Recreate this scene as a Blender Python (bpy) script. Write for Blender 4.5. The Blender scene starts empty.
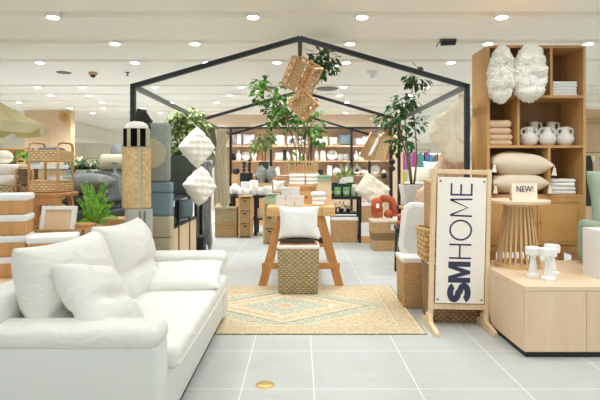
import bpy, bmesh, math, random
from mathutils import Vector, Matrix, Euler, noise
PI = math.pi
SC = bpy.context.scene
COL = SC.collection
random.seed(7)
EYE = 1.3          # camera height
FPX = 480.0        # focal length in pixels at 600 wide
HY = 169.0         # horizon row
def PX(px, Y): return (px - 300.0) * Y / FPX
def PZ(py, Y): return EYE - (py - HY) * Y / FPX
def P(px, py, Y): return Vector((PX(px, Y), Y, PZ(py, Y)))

# ---------------------------------------------------------------- materials
def nt(name):
    m = bpy.data.materials.new(name); m.use_nodes = True
    t = m.node_tree
    return m, t, t.nodes['Principled BSDF']
def rgb(c):
    def f(v):
        v /= 255.0
        return v / 12.92 if v <= 0.04045 else ((v + 0.055) / 1.055) ** 2.4
    return (f(c[0]), f(c[1]), f(c[2]), 1.0)
def N(t, typ, **kw):
    n = t.nodes.new(typ)
    for k, v in kw.items():
        if k.startswith('i_'):
            key = k[2:]
            n.inputs[int(key) if key.isdigit() else key.replace('_', ' ')].default_value = v
        else: setattr(n, k, v)
    return n
def math_(t, op, a, b=None, c=None):
    n = t.nodes.new('ShaderNodeMath'); n.operation = op
    for i, v in enumerate((a, b, c)):
        if v is None: continue
        if isinstance(v, (int, float)): n.inputs[i].default_value = v
        else: t.links.new(v, n.inputs[i])
    return n.outputs[0]
def mixc(t, fac, a, b):
    n = t.nodes.new('ShaderNodeMix'); n.data_type = 'RGBA'
    for i, v in ((0, fac), (6, a), (7, b)):
        if isinstance(v, (int, float)): n.inputs[i].default_value = v
        elif isinstance(v, tuple): n.inputs[i].default_value = v
        else: t.links.new(v, n.inputs[i])
    return n.outputs[2]
def objco(t, scale=(1, 1, 1)):
    c = t.nodes.new('ShaderNodeTexCoord'); mp = t.nodes.new('ShaderNodeMapping')
    mp.inputs['Scale'].default_value = scale
    t.links.new(c.outputs['Object'], mp.inputs['Vector'])
    return mp.outputs[0]
def noise_(t, vec, scale, detail=3.0, rough=0.5):
    n = N(t, 'ShaderNodeTexNoise'); n.inputs['Scale'].default_value = scale
    n.inputs['Detail'].default_value = detail; n.inputs['Roughness'].default_value = rough
    if vec is not None: t.links.new(vec, n.inputs['Vector'])
    return n.outputs[0]
def bump_(t, b, h, strength, dist=0.01):
    n = N(t, 'ShaderNodeBump'); n.inputs['Strength'].default_value = strength; n.inputs['Distance'].default_value = dist
    t.links.new(h, n.inputs['Height']); t.links.new(n.outputs[0], b.inputs['Normal'])
def remap(t, v, a, b):
    n = N(t, 'ShaderNodeMapRange'); n.inputs[1].default_value = a; n.inputs[2].default_value = b
    t.links.new(v, n.inputs[0]); return n.outputs[0]

def plain(name, c, rough=0.5, metal=0.0, var=0.06, scale=12.0, bump=0.0, spec=0.5):
    m, t, b = nt(name)
    c1 = rgb(c); c0 = tuple(v * (1 - var) for v in c1[:3]) + (1,)
    v = noise_(t, objco(t), scale)
    t.links.new(mixc(t, v, c0, c1), b.inputs['Base Color'])
    b.inputs['Roughness'].default_value = rough; b.inputs['Metallic'].default_value = metal
    b.inputs['Specular IOR Level'].default_value = spec
    if bump: bump_(t, b, noise_(t, objco(t), scale * 12, 2), bump)
    return m
def fabric(name, c, bump=0.25, scale=260.0, var=0.08, rough=0.9):
    m, t, b = nt(name)
    co = objco(t)
    c1 = rgb(c); c0 = tuple(v * (1 - var) for v in c1[:3]) + (1,)
    n1 = noise_(t, co, 9.0, 4)
    t.links.new(mixc(t, n1, c0, c1), b.inputs['Base Color'])
    b.inputs['Roughness'].default_value = rough; b.inputs['Specular IOR Level'].default_value = 0.25
    bump_(t, b, noise_(t, co, scale, 2), bump, 0.004)
    return m
def wood(name, c0, c1, axis='z', rough=0.5, freq=14.0, sharp=(0.3, 0.7)):
    m, t, b = nt(name)
    s = {'x': (0.08, 1, 1), 'y': (1, 0.08, 1), 'z': (1, 1, 0.08)}[axis]
    n1 = noise_(t, objco(t, s), freq, 5, 0.6)
    n2 = noise_(t, objco(t, tuple(v * 1.0 for v in s)), freq * 6, 2, 0.5)
    f = math_(t, 'ADD', math_(t, 'MULTIPLY', n1, 0.75), math_(t, 'MULTIPLY', n2, 0.25))
    t.links.new(mixc(t, remap(t, f, *sharp), rgb(c0), rgb(c1)), b.inputs['Base Color'])
    b.inputs['Roughness'].default_value = rough
    bump_(t, b, n2, 0.08, 0.003)
    return m
def wicker(name, c0, c1, k=260.0, kz=200.0, bump=0.7, rough=0.7, bands=None):
    """woven strands: an over-under pattern round the walls"""
    m, t, b = nt(name)
    c = t.nodes.new('ShaderNodeTexCoord'); s = t.nodes.new('ShaderNodeSeparateXYZ')
    t.links.new(c.outputs['Object'], s.inputs[0])
    a = math_(t, 'ADD', s.outputs[0], s.outputs[1])
    row = math_(t, 'FLOOR', math_(t, 'MULTIPLY', s.outputs[2], kz / PI))
    sx = math_(t, 'SINE', math_(t, 'ADD', math_(t, 'MULTIPLY', a, k), math_(t, 'MULTIPLY', row, PI)))
    sz = math_(t, 'ABSOLUTE', math_(t, 'SINE', math_(t, 'MULTIPLY', s.outputs[2], kz)))
    w = math_(t, 'MULTIPLY', sz, math_(t, 'MULTIPLY_ADD', sx, 0.4, 0.6))
    n1 = noise_(t, objco(t), 25.0, 4)
    f = math_(t, 'ADD', math_(t, 'MULTIPLY', w, 0.6), math_(t, 'MULTIPLY', n1, 0.5))
    col = mixc(t, remap(t, f, 0.1, 0.85), rgb(c0), rgb(c1))
    if bands:
        z0, z1, bc = bands
        g = math_(t, 'MULTIPLY', math_(t, 'GREATER_THAN', s.outputs[2], z0), math_(t, 'LESS_THAN', s.outputs[2], z1))
        col = mixc(t, math_(t, 'MULTIPLY', g, 0.75), col, rgb(bc))
    t.links.new(col, b.inputs['Base Color'])
    b.inputs['Roughness'].default_value = rough
    bump_(t, b, w, bump, 0.006)
    return m
def emit(name, c, s):
    m, t, b = nt(name)
    b.inputs['Emission Color'].default_value = c; b.inputs['Emission Strength'].default_value = s
    b.inputs['Base Color'].default_value = (0.9, 0.9, 0.9, 1)
    return m
def glassy(name, c, alpha=0.5):
    m, t, b = nt(name)
    b.inputs['Base Color'].default_value = rgb(c); b.inputs['Roughness'].default_value = 0.08
    b.inputs['Transmission Weight'].default_value = alpha; b.inputs['IOR'].default_value = 1.3
    return m
def leafmat(name, c0, c1, spec=0.35):
    m, t, b = nt(name)
    n1 = noise_(t, objco(t), 22.0, 2)
    t.links.new(mixc(t, remap(t, n1, 0.3, 0.7), rgb(c0), rgb(c1)), b.inputs['Base Color'])
    b.inputs['Roughness'].default_value = 0.45; b.inputs['Specular IOR Level'].default_value = spec
    return m
def shag(name, c, var=0.25, scale=60.0, bump=1.0):
    m, t, b = nt(name)
    co = objco(t)
    c1 = rgb(c); c0 = tuple(v * (1 - var) for v in c1[:3]) + (1,)
    n1 = noise_(t, co, scale, 4, 0.7)
    t.links.new(mixc(t, remap(t, n1, 0.3, 0.65), c0, c1), b.inputs['Base Color'])
    b.inputs['Roughness'].default_value = 0.95; b.inputs['Specular IOR Level'].default_value = 0.1
    bump_(t, b, noise_(t, co, scale * 1.6, 3, 0.7), bump, 0.012)
    return m

M = {}
M['white_paint'] = plain('white paint', (240, 240, 236), 0.5)
M['white_cer'] = plain('white ceramic', (240, 239, 235), 0.35)
M['matte_cer'] = plain('matte ceramic', (232, 230, 222), 0.7, var=0.12, scale=30)
M['ivory'] = plain('ivory ceramic', (226, 218, 200), 0.6)
M['grey_stone'] = plain('grey stone', (150, 156, 148), 0.85, var=0.25, scale=25, bump=0.3)
M['black_metal'] = plain('black metal', (32, 35, 38), 0.4, 0.2)
M['grey_metal'] = plain('grey metal', (96, 100, 100), 0.4, 0.3)
M['black'] = plain('black', (22, 24, 25), 0.5)
M['dark_wood'] = wood('dark wood', (40, 34, 30), (62, 52, 46), 'x')
def leather(name, c):
    m, t, b = nt(name)
    b.inputs['Base Color'].default_value = rgb(c); b.inputs['Roughness'].default_value = 0.45; b.inputs['Specular IOR Level'].default_value = 0.35
    n = N(t, 'ShaderNodeTexNoise'); n.inputs['Scale'].default_value = 5.0; n.inputs['Detail'].default_value = 3; n.inputs['Distortion'].default_value = 1.6
    t.links.new(objco(t, (1.0, 1, 1.6)), n.inputs['Vector'])
    bump_(t, b, n.outputs[0], 0.55, 0.03)
    return m
M['leather'] = leather('sofa leather', (226, 225, 217))
M['leather_b'] = plain('sofa base leather', (222, 223, 218), 0.5, var=0.03, bump=0.05)
M['pine'] = wood('pine', (214, 184, 142), (232, 208, 172), 'z')
M['table_wood'] = wood('honey table wood', (176, 112, 54), (222, 164, 98), 'z', freq=10)
M['table_top'] = wood('pale table top', (208, 158, 98), (236, 196, 142), 'x', freq=8)
M['oak'] = wood('pale oak', (220, 190, 158), (232, 206, 176), 'z', freq=9)
M['oak_top'] = wood('pale oak top', (226, 196, 162), (236, 210, 180), 'x', freq=9)
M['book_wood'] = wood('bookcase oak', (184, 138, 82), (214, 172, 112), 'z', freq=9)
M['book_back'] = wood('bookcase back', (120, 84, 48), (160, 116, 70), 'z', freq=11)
M['book_shelf'] = wood('bookcase shelf', (180, 130, 78), (210, 164, 108), 'x', freq=9)
M['cane'] = wicker('cane panel', (196, 146, 84), (222, 174, 108), 500, 500, 0.3)
M['crate_wood'] = wood('crate wood', (196, 148, 96), (226, 184, 132), 'x', freq=12)
M['bin_wood'] = wood('bin wood', (184, 130, 74), (218, 168, 108), 'z', freq=9)
M['shelf_wood'] = wood('shelf wood', (224, 190, 156), (238, 210, 178), 'x', freq=4)
M['panel_wood'] = wood('panel wood', (204, 174, 144), (220, 194, 166), 'z', freq=4)
M['column_wood'] = wood('column wood', (210, 178, 142), (228, 200, 166), 'z', freq=4)
M['mango'] = wood('mango wood', (168, 110, 58), (206, 150, 92), 'z', freq=10)
M['rattan'] = plain('rattan cane', (222, 176, 118), 0.5, var=0.2, scale=40)
M['rattan_dk'] = plain('rattan cane dark', (212, 160, 102), 0.55, var=0.25, scale=40)
M['slat'] = wood('slat bamboo', (196, 160, 112), (224, 194, 148), 'z', freq=12)
M['wick_tan'] = wicker('tan wicker', (148, 104, 60), (224, 184, 130), 300, 240)
M['wick_grey'] = wicker('grey seagrass', (104, 84, 54), (210, 190, 146), 110, 140, 1.0)
M['wick_dark'] = wicker('brown wicker', (70, 50, 32), (190, 152, 108), 130, 150, 1.0)
M['wick_braid'] = wicker('braided wicker', (156, 106, 58), (232, 190, 132), 60, 74, 1.0)
M['wick_band'] = wicker('banded wicker', (166, 128, 80), (218, 184, 136), 230, 200, 0.8, bands=(0.17, 0.29, (112, 84, 56)))
M['wick_pale'] = wicker('pale wicker', (168, 128, 78), (236, 206, 156), 150, 150, 1.0)
M['wick_mid'] = wicker('mid brown wicker', (120, 88, 50), (200, 164, 112), 150, 150)
M['linen'] = fabric('white linen', (240, 240, 236), var=0.05)
M['cream_f'] = fabric('cream fabric', (238, 230, 210))
M['beige_f'] = fabric('beige fabric', (232, 216, 192))
M['pink_f'] = fabric('pink beige knit', (224, 192, 158), 0.6, 120)
M['orange_f'] = fabric('orange fabric', (192, 98, 66))
M['green_f'] = fabric('sage fabric', (158, 174, 154))
M['blue_f'] = fabric('blue grey fabric', (110, 126, 132))
M['dark_f'] = fabric('charcoal fabric', (78, 80, 80))
M['grey_f'] = fabric('grey fabric', (128, 130, 128))
M['lav_f'] = fabric('pale grey lavender fabric', (214, 212, 220))
M['umb_f'] = fabric('umbrella canvas', (214, 204, 166))
M['umb_in'] = fabric('umbrella lining', (190, 204, 212))
M['shag_w'] = shag('white shag', (250, 247, 238), 0.05, 40, .6)
M['shag_c'] = shag('cream sheepskin', (247, 238, 216), 0.06, 30, .6)
M['shag_p'] = shag('blush sheepskin', (234, 204, 180), 0.12, 30, .6)
M['shag_g'] = shag('sage grey shag', (178, 186, 176), 0.4, 70)
M['shag_b'] = shag('blue shag', (146, 172, 184), 0.35, 70)
M['shag_cr'] = shag('cream shag', (212, 202, 174), 0.2, 70)
M['shag_dk'] = shag('dark grey shag', (92, 92, 86), 0.4, 50)
M['shag_ol'] = shag('olive shag', (138, 138, 112), 0.3, 60)
M['stripe_k'] = shag('black stripe', (34, 38, 34), 0.4, 70)
M['jute'] = shag('jute', (238, 206, 154), 0.4, 38)
M['grey_rug'] = shag('pale grey rug', (204, 202, 194), 0.2, 70)
M['sage_box'] = plain('sage box', (160, 182, 156), 0.5)
M['bottle_g'] = plain('green glass', (110, 150, 90), 0.2)
M['bottle_d'] = plain('dark green glass', (24, 62, 54), 0.2)
M['planter'] = plain('dark green planter', (62, 70, 60), 0.6)
M['pot_w'] = plain('white grey planter', (214, 214, 208), 0.7)
M['bark'] = plain('bark', (150, 116, 80), 0.8, var=0.4, scale=40)
M['leaf_a'] = leafmat('leaf mid', (36, 84, 26), (112, 160, 62))
M['leaf_b'] = leafmat('leaf dark', (22, 58, 24), (60, 112, 46))
M['leaf_c'] = leafmat('leaf olive', (78, 108, 56), (188, 202, 130))
M['leaf_f'] = leafmat('fern leaf', (66, 132, 26), (150, 204, 70))
M['leaf_y'] = leafmat('cream petals', (236, 220, 150), (250, 244, 214))
M['brass'] = plain('brass', (196, 158, 84), 0.45, 0.6)
M['ink'] = plain('navy ink', (52, 52, 82), 0.6, var=0.0)
M['sign_w'] = plain('sign board', (240, 233, 222), 0.6, var=0.02)
M['card'] = plain('card', (246, 226, 204), 0.6, var=0.02)
M['lens'] = emit('downlight lens', (1.0, 0.99, 0.97, 1), 12.0)
M['cork'] = wood('cork panel', (226, 192, 152), (238, 210, 174), 'z', freq=20)
M['kraft'] = plain('kraft', (206, 156, 98), 0.7)
M['gold'] = plain('gold', (206, 178, 116), 0.35, 0.7)

# ---------------------------------------------------------------- mesh builder
class B:
    def __init__(s): s.bm = bmesh.new()
    def _tf(s, vs, mat):
        if mat is not None: bmesh.ops.transform(s.bm, matrix=mat, verts=vs)
    def box(s, c, d, rot=None, bev=0.0, seg=2):
        r = bmesh.ops.create_cube(s.bm, size=1.0)
        vs = r['verts']
        for v in vs: v.co = Vector((v.co.x * d[0], v.co.y * d[1], v.co.z * d[2]))
        if bev > 0:
            es = list({e for v in vs for e in v.link_edges})
            q = bmesh.ops.bevel(s.bm, geom=es, offset=bev, segments=seg, profile=0.5, affect='EDGES')
            vs = list({v for f in q['faces'] for v in f.verts} | {v for v in vs if v.is_valid})
        m = Matrix.Translation(c)
        if rot is not None: m = m @ (rot if isinstance(rot, Matrix) else Euler(rot).to_matrix().to_4x4())
        s._tf(vs, m); return s
    def b6(s, x0, x1, y0, y1, z0, z1, bev=0.0, seg=2):
        return s.box(((x0 + x1) / 2, (y0 + y1) / 2, (z0 + z1) / 2), (abs(x1 - x0), abs(y1 - y0), abs(z1 - z0)), None, bev, seg)
    def cyl(s, p0, p1, r0, r1=None, seg=12, cap=True):
        r1 = r0 if r1 is None else r1
        p0 = Vector(p0); p1 = Vector(p1); d = p1 - p0
        q = bmesh.ops.create_cone(s.bm, cap_ends=cap, segments=seg, radius1=r0, radius2=r1, depth=d.length)
        m = Matrix.Translation((p0 + p1) / 2) @ d.to_track_quat('Z', 'Y').to_matrix().to_4x4()
        s._tf(q['verts'], m); return s
    def beam(s, p0, p1, w, h, up=(0, 0, 1)):
        p0 = Vector(p0); p1 = Vector(p1); d = (p1 - p0)
        y = d.normalized(); x = y.cross(Vector(up)).normalized(); z = x.cross(y)
        m = Matrix((x, y, z)).transposed().to_4x4(); m.translation = (p0 + p1) / 2
        r = bmesh.ops.create_cube(s.bm, size=1.0)
        for v in r['verts']: v.co = Vector((v.co.x * w, v.co.y * d.length, v.co.z * h))
        s._tf(r['verts'], m); return s
    def sph(s, c, r, sc=(1, 1, 1), u=16, v=10, rot=None):
        q = bmesh.ops.create_uvsphere(s.bm, u_segments=u, v_segments=v, radius=r)
        m = Matrix.Translation(c)
        if rot is not None: m = m @ Euler(rot).to_matrix().to_4x4()
        m = m @ Matrix.Diagonal((sc[0], sc[1], sc[2], 1))
        s._tf(q['verts'], m); return s
    def lathe(s, prof, seg=20, c=(0, 0, 0), mat=None, sx=1.0, sy=1.0):
        rings = []; vs = []
        for r, z in prof:
            if r < 1e-5:
                v = s.bm.verts.new((0, 0, z)); rings.append([v]); vs.append(v)
            else:
                ring = [s.bm.verts.new((r * sx * math.cos(2 * PI * i / seg), r * sy * math.sin(2 * PI * i / seg), z)) for i in range(seg)]
                rings.append(ring); vs += ring
        for a, b in zip(rings, rings[1:]):
            for i in range(seg):
                j = (i + 1) % seg
                if len(a) == 1 and len(b) > 1: s.bm.faces.new((a[0], b[i], b[j]))
                elif len(b) == 1 and len(a) > 1: s.bm.faces.new((a[i], a[j], b[0]))
                elif len(a) > 1: s.bm.faces.new((a[i], a[j], b[j], b[i]))
        m = Matrix.Translation(c)
        if mat is not None: m = m @ mat
        s._tf(vs, m); return s
    def tube(s, pts, r, seg=8, closed=False, taper=None):
        pts = [Vector(p) for p in pts]; n = len(pts); rings = []
        up = Vector((0.13, 0.31, 0.94))
        for i, p in enumerate(pts):
            a = pts[(i - 1) % n] if (closed or i > 0) else p
            b = pts[(i + 1) % n] if (closed or i < n - 1) else p
            t = (b - a).normalized()
            x = t.cross(up)
            if x.length < 1e-3: x = t.cross(Vector((1, 0, 0)))
            x.normalize(); y = t.cross(x)
            rr = r if taper is None else r + (taper - r) * i / max(1, n - 1)
            rings.append([s.bm.verts.new(p + (x * math.cos(2 * PI * k / seg) + y * math.sin(2 * PI * k / seg)) * rr) for k in range(seg)])
        pr = list(zip(rings, rings[1:])) + ([(rings[-1], rings[0])] if closed else [])
        for a, b in pr:
            for k in range(seg):
                j = (k + 1) % seg
                s.bm.faces.new((a[k], a[j], b[j], b[k]))
        if not closed:
            s.bm.faces.new(rings[0][::-1]); s.bm.faces.new(rings[-1])
        return s
    def rrect(s, w, h, r, y0, y1, n=6):
        pts = []
        for cx, cz, a0 in ((w / 2 - r, h / 2 - r, 0), (-w / 2 + r, h / 2 - r, 90), (-w / 2 + r, -h / 2 + r, 180), (w / 2 - r, -h / 2 + r, 270)):
            for i in range(n + 1):
                q = math.radians(a0 + 90 * i / n); pts.append((cx + r * math.cos(q), cz + r * math.sin(q)))
        return s.extrude_outline(pts, y0, y1)
    def frustum(s, c, w0, d0, w1, d1, h, bev=0.0):
        """square tapered box, base centre c"""
        v = [s.bm.verts.new((c[0] + sx * w / 2, c[1] + sy * d / 2, c[2] + z)) for w, d, z in ((w0, d0, 0), (w1, d1, h)) for sx, sy in ((-1, -1), (1, -1), (1, 1), (-1, 1))]
        f = [s.bm.faces.new([v[i] for i in q]) for q in ((3, 2, 1, 0), (4, 5, 6, 7), (0, 1, 5, 4), (1, 2, 6, 5), (2, 3, 7, 6), (3, 0, 4, 7))]
        if bev:
            bmesh.ops.bevel(s.bm, geom=list({e for q in f for e in q.edges}), offset=bev, segments=2, profile=0.5, affect='EDGES')
        return s
    def pillow(s, w, h, t, n=14, k=0.07, amp=0.0, seed=0, crease=None, ell=False, p=4, ex=0.55):
        """cushion in the XZ plane, thickness along Y"""
        grid = {}
        for side in (1, -1):
            for i in range(n + 1):
                for j in range(n + 1):
                    edge = i in (0, n) or j in (0, n)
                    if side == -1 and edge: grid[(side, i, j)] = grid[(1, i, j)]; continue
                    u = -1 + 2 * i / n; v = -1 + 2 * j / n
                    if ell:
                        uu = u * math.sqrt(1 - v * v / 2); vv = v * math.sqrt(1 - u * u / 2)
                        x, z = uu * w / 2, vv * h / 2
                        th = max(0.0, 1 - max(abs(u), abs(v)) ** 3) ** 0.5
                    else:
                        x = w / 2 * u * (1 - k * (1 - v * v)); z = h / 2 * v * (1 - k * (1 - u * u))
                        th = (max(0.0, 1 - abs(u) ** p) * max(0.0, 1 - abs(v) ** p)) ** ex
                    if crease:
                        cv, dep, wid = crease
                        th *= 1 - dep * math.exp(-((v - cv + 0.10 * u * u) / wid) ** 2) * (0.55 + 0.45 * math.exp(-(u / 0.35) ** 2))
                    y = t / 2 * th * side
                    co = Vector((x, y, z))
                    if amp and not edge:
                        q = noise.noise(Vector((x * 9 + seed * 7.3, z * 9 + side, seed)))
                        q2 = noise.noise(Vector((x * 22 + seed * 3, z * 22 + side * 2, seed)))
                        co.y += side * amp * (q + 0.5 * q2) * th
                    grid[(side, i, j)] = s.bm.verts.new(co)
            for i in range(n):
                for j in range(n):
                    q = [grid[(side, i, j)], grid[(side, i + 1, j)], grid[(side, i + 1, j + 1)], grid[(side, i, j + 1)]]
                    if side == 1: q.reverse()
                    s.bm.faces.new(q)
        return s
    def extrude_outline(s, pts, y0, y1):
        a = [s.bm.verts.new((x, y0, z)) for x, z in pts]; b = [s.bm.verts.new((x, y1, z)) for x, z in pts]
        n = len(pts)
        s.bm.faces.new(a); s.bm.faces.new(b[::-1])
        for i in range(n):
            j = (i + 1) % n; s.bm.faces.new((a[j], a[i], b[i], b[j]))
        return s
    def leaf(s, p, d, nrm, L, W):
        """a folded pointed leaf from p along d"""
        d = d.normalized(); x = d.cross(nrm)
        if x.length < 1e-3: x = d.cross(Vector((1, 0.2, 0)))
        x.normalize(); n = x.cross(d)
        v = [s.bm.verts.new(q) for q in (p, p + d * L * .4 + x * W / 2 + n * W * .12, p + d * L * .8 + x * W * .3 - n * L * .04, p + d * L - n * L * .15,
                                         p + d * L * .8 - x * W * .3 - n * L * .04, p + d * L * .4 - x * W / 2 + n * W * .12, p + d * L * .45)]
        for q in ((0, 6, 1), (6, 2, 1), (6, 3, 2), (0, 5, 6), (6, 5, 4), (6, 4, 3)): s.bm.faces.new([v[i] for i in q])
        return s
    def fluff(s, n, L, W, seed=0, up=0.0):
        rn = random.Random(seed); s.bm.normal_update(); s.bm.faces.ensure_lookup_table()
        fs = list(s.bm.faces); ar = [f.calc_area() for f in fs]
        pick = rn.choices(fs, ar, k=n); dat = []
        for f in pick:
            v = [q.co for q in f.verts]; p = v[0].lerp(v[len(v) // 2], rn.random()).lerp(v[1], rn.random() * .6)
            dat.append((p.copy(), f.normal.copy()))
        for p, nn in dat:
            d = nn + Vector((rn.uniform(-.9, .9), rn.uniform(-.9, .9), rn.uniform(-.9, .9) - up))
            s.leaf(p - nn * .003, d, Vector((rn.uniform(-1, 1), -1, rn.uniform(-1, 1))), L * rn.uniform(.6, 1.2), W)
        return s
    def ribbon(s, pts, w, y0, y1, closed=False):
        pts = [Vector((p[0], 0, p[1])) for p in pts]; n = len(pts); L_ = []; R_ = []
        for i, p in enumerate(pts):
            t = (pts[min(i + 1, n - 1)] - pts[max(i - 1, 0)]).normalized(); nn = Vector((-t.z, 0, t.x)) * w / 2
            L_.append(p + nn); R_.append(p - nn)
        o = [(q.x, q.z) for q in L_] + [(q.x, q.z) for q in R_[::-1]]
        va = [s.bm.verts.new((x, y0, z)) for x, z in o]; vb = [s.bm.verts.new((x, y1, z)) for x, z in o]; m = len(o)
        for i in range(n - 1):
            s.bm.faces.new((va[i], va[i + 1], va[m - 2 - i], va[m - 1 - i])); s.bm.faces.new((vb[m - 1 - i], vb[m - 2 - i], vb[i + 1], vb[i]))
        for i in range(m): s.bm.faces.new((va[i], vb[i], vb[(i + 1) % m], va[(i + 1) % m]))
        return s
    def jitter(s, amp, f, seed=0):
        s.bm.normal_update()
        for v in list(s.bm.verts):
            q = noise.noise(v.co * f + Vector((seed, seed * 2, 0))) + 0.5 * noise.noise(v.co * f * 2.3 + Vector((seed, 3, seed)))
            v.co += v.normal * amp * q
        return s
    def obj(s, name, mat, parent=None, loc=(0, 0, 0), rot=(0, 0, 0), smooth=False, sub=0, angle=None):
        bmesh.ops.recalc_face_normals(s.bm, faces=s.bm.faces)
        me = bpy.data.meshes.new(name); s.bm.to_mesh(me); s.bm.free()
        mats = mat if isinstance(mat, (list, tuple)) else [mat]
        for q in mats: me.materials.append(M[q] if isinstance(q, str) else q)
        if smooth or sub:
            for p in me.polygons: p.use_smooth = True
            if angle: me.set_sharp_from_angle(angle=math.radians(angle))
        o = bpy.data.objects.new(name, me); COL.objects.link(o)
        o.location = loc; o.rotation_euler = rot
        if parent: o.parent = parent
        if sub:
            q = o.modifiers.new('sub', 'SUBSURF'); q.levels = sub; q.render_levels = sub
        return o
def tag(o, label, cat, group=None, kind=None):
    o['label'] = label; o['category'] = cat
    if group: o['group'] = group
    if kind: o['kind'] = kind
    return o
def struct(o): o['kind'] = 'structure'; return o
def thing(name, label, cat, loc=(0, 0, 0), rot=0.0, group=None):
    o = bpy.data.objects.new(name, None); COL.objects.link(o); o.empty_display_size = 0.05
    o.location = loc; o.rotation_euler = (0, 0, rot) if isinstance(rot, (int, float)) else rot
    return tag(o, label, cat, group)
def dup(root, loc=None, rot=None, label=None, group=None, scale=None):
    r = root.copy(); COL.objects.link(r)
    if loc is not None: r.location = loc
    if rot is not None: r.rotation_euler = (0, 0, rot) if isinstance(rot, (int, float)) else rot
    if label: r['label'] = label
    if group: r['group'] = group
    if scale: r.scale = scale
    for ch in list(root.children):
        c = ch.copy(); COL.objects.link(c); c.parent = r
        for g in list(ch.children):
            d = g.copy(); COL.objects.link(d); d.parent = c
    return r
def text_mesh(name, txt, w, h, off, mat, parent, loc, rot, depth=0.002):
    cu = bpy.data.curves.new(name, 'FONT'); cu.body = txt; cu.offset = off; cu.extrude = 0.01
    tmp = bpy.data.objects.new(name + '_tmp', cu); COL.objects.link(tmp)
    bpy.context.view_layer.update()
    me = bpy.data.meshes.new_from_object(tmp.evaluated_get(bpy.context.evaluated_depsgraph_get()))
    bpy.data.objects.remove(tmp)
    xs = [v.co.x for v in me.vertices]; ys = [v.co.y for v in me.vertices]
    x0, x1, y0, y1 = min(xs), max(xs), min(ys), max(ys)
    for v in me.vertices:
        v.co.x = ((v.co.x - x0) / (x1 - x0) - .5) * w; v.co.y = ((v.co.y - y0) / (y1 - y0) - .5) * h
        v.co.z = v.co.z / 0.01 * depth
    me.materials.clear(); me.materials.append(M[mat])
    o = bpy.data.objects.new(name, me); COL.objects.link(o); o.parent = parent; o.location = loc
    o.rotation_euler = rot
    return o
ORDT = ['topmost', 'second from the top', 'third from the top', 'fourth from the top', 'fifth from the top', 'lowest']
ORDL = ['first', 'second', 'third', 'fourth', 'fifth', 'sixth', 'seventh', 'eighth', 'ninth']
def cushion(name, label, mat, w, h, t, loc, rot=(0, 0, 0), group=None, cat='cushion', **kw):
    b = B().pillow(w, h, t, **kw)
    return tag(b.obj(name, mat, None, loc, rot, sub=1), label, cat, group)
WORLD, EXPO, SPOT_W, SPOT_N = 0.68, 0.50, 64.0, 26.0
# ---------------------------------------------------------------- camera, world, render look
cam = bpy.data.cameras.new('camera'); cam.lens = 36.0 * FPX / 600.0; cam.sensor_width = 36.0
cam.shift_y = -31.0 / 600.0; cam.clip_end = 200
co = bpy.data.objects.new('camera', cam); COL.objects.link(co)
co.location = (0, 0, EYE); co.rotation_euler = (PI / 2, 0, 0); SC.camera = co
w = bpy.data.worlds.new('mall'); SC.world = w; w.use_nodes = True
w.node_tree.nodes['Background'].inputs[0].default_value = (0.94, 0.985, 1.0, 1)
w.node_tree.nodes['Background'].inputs[1].default_value = WORLD
SC.view_settings.view_transform = 'Standard'; SC.view_settings.look = 'None'
SC.view_settings.gamma = 1.0; SC.view_settings.use_curve_mapping = False
SC.view_settings.exposure = EXPO
SC.cycles.use_denoising = True
SC.cycles.max_bounces = 10; SC.cycles.diffuse_bounces = 8

# ---------------------------------------------------------------- floor with tile joints
def floor_mat():
    m, t, b = nt('grey floor tile')
    c = t.nodes.new('ShaderNodeTexCoord'); s = t.nodes.new('ShaderNodeSeparateXYZ')
    t.links.new(c.outputs['Object'], s.inputs[0])
    x = math_(t, 'ADD', s.outputs[0], math_(t, 'MULTIPLY', math_(t, 'LESS_THAN', s.outputs[0], -0.13), -0.193))
    fx = math_(t, 'PINGPONG', math_(t, 'SUBTRACT', x, 0.082), 0.31)
    fy = math_(t, 'PINGPONG', math_(t, 'SUBTRACT', s.outputs[1], 2.836), 0.297)
    g = math_(t, 'LESS_THAN', math_(t, 'MINIMUM', fx, fy), 0.0032)
    n1 = noise_(t, objco(t, (1, 2.5, 1)), 2.2, 5, 0.6)
    n2 = noise_(t, objco(t), 14.0, 4)
    tile = mixc(t, math_(t, 'ADD', math_(t, 'MULTIPLY', n1, 0.7), math_(t, 'MULTIPLY', n2, 0.3)), rgb((168, 170, 166)), rgb((200, 201, 197)))
    t.links.new(mixc(t, g, tile, rgb((226, 226, 220))), b.inputs['Base Color'])
    t.links.new(remap(t, n1, -1.2, 2.6), b.inputs['Roughness'])
    b.inputs['Specular IOR Level'].default_value = 0.4
    return m
M['floor'] = floor_mat()
M['ceil'] = plain('ceiling paint', (250, 246, 237), 0.8, var=0.02)
M['wall'] = plain('wall paint', (234, 226, 212), 0.8, var=0.02)
M['wall_warm'] = wood('wall bulkhead panel', (220, 194, 170), (230, 208, 186), 'x', freq=3)
struct(B().b6(-14, 14, -4, 31, -0.1, 0).obj('floor', 'floor'))
CE = 2.95
ROWS = [4.03, 5.12, 6.21, 7.30, 9.48, 10.57, 11.66, 12.75, 13.84, 15.9, 17.5, 19.5, 22, 25]
cb = B(); prev = -4.0
for y in ROWS:
    cb.b6(-14, 14, prev, y - 0.09, CE, CE + 0.07); prev = y + 0.09
cb.b6(-14, 14, prev, 31, CE, CE + 0.07)
cb.b6(-14, 14, -4, 31, CE + 0.07, CE + 0.12)
struct(cb.obj('ceiling', 'ceil'))
struct(B().b6(-14, 14, 30.8, 31, 0, CE).obj('wall_far', 'wall'))
struct(B().b6(-14.2, -14, -4, 31, 0, CE).obj('wall_left', 'wall'))
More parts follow.
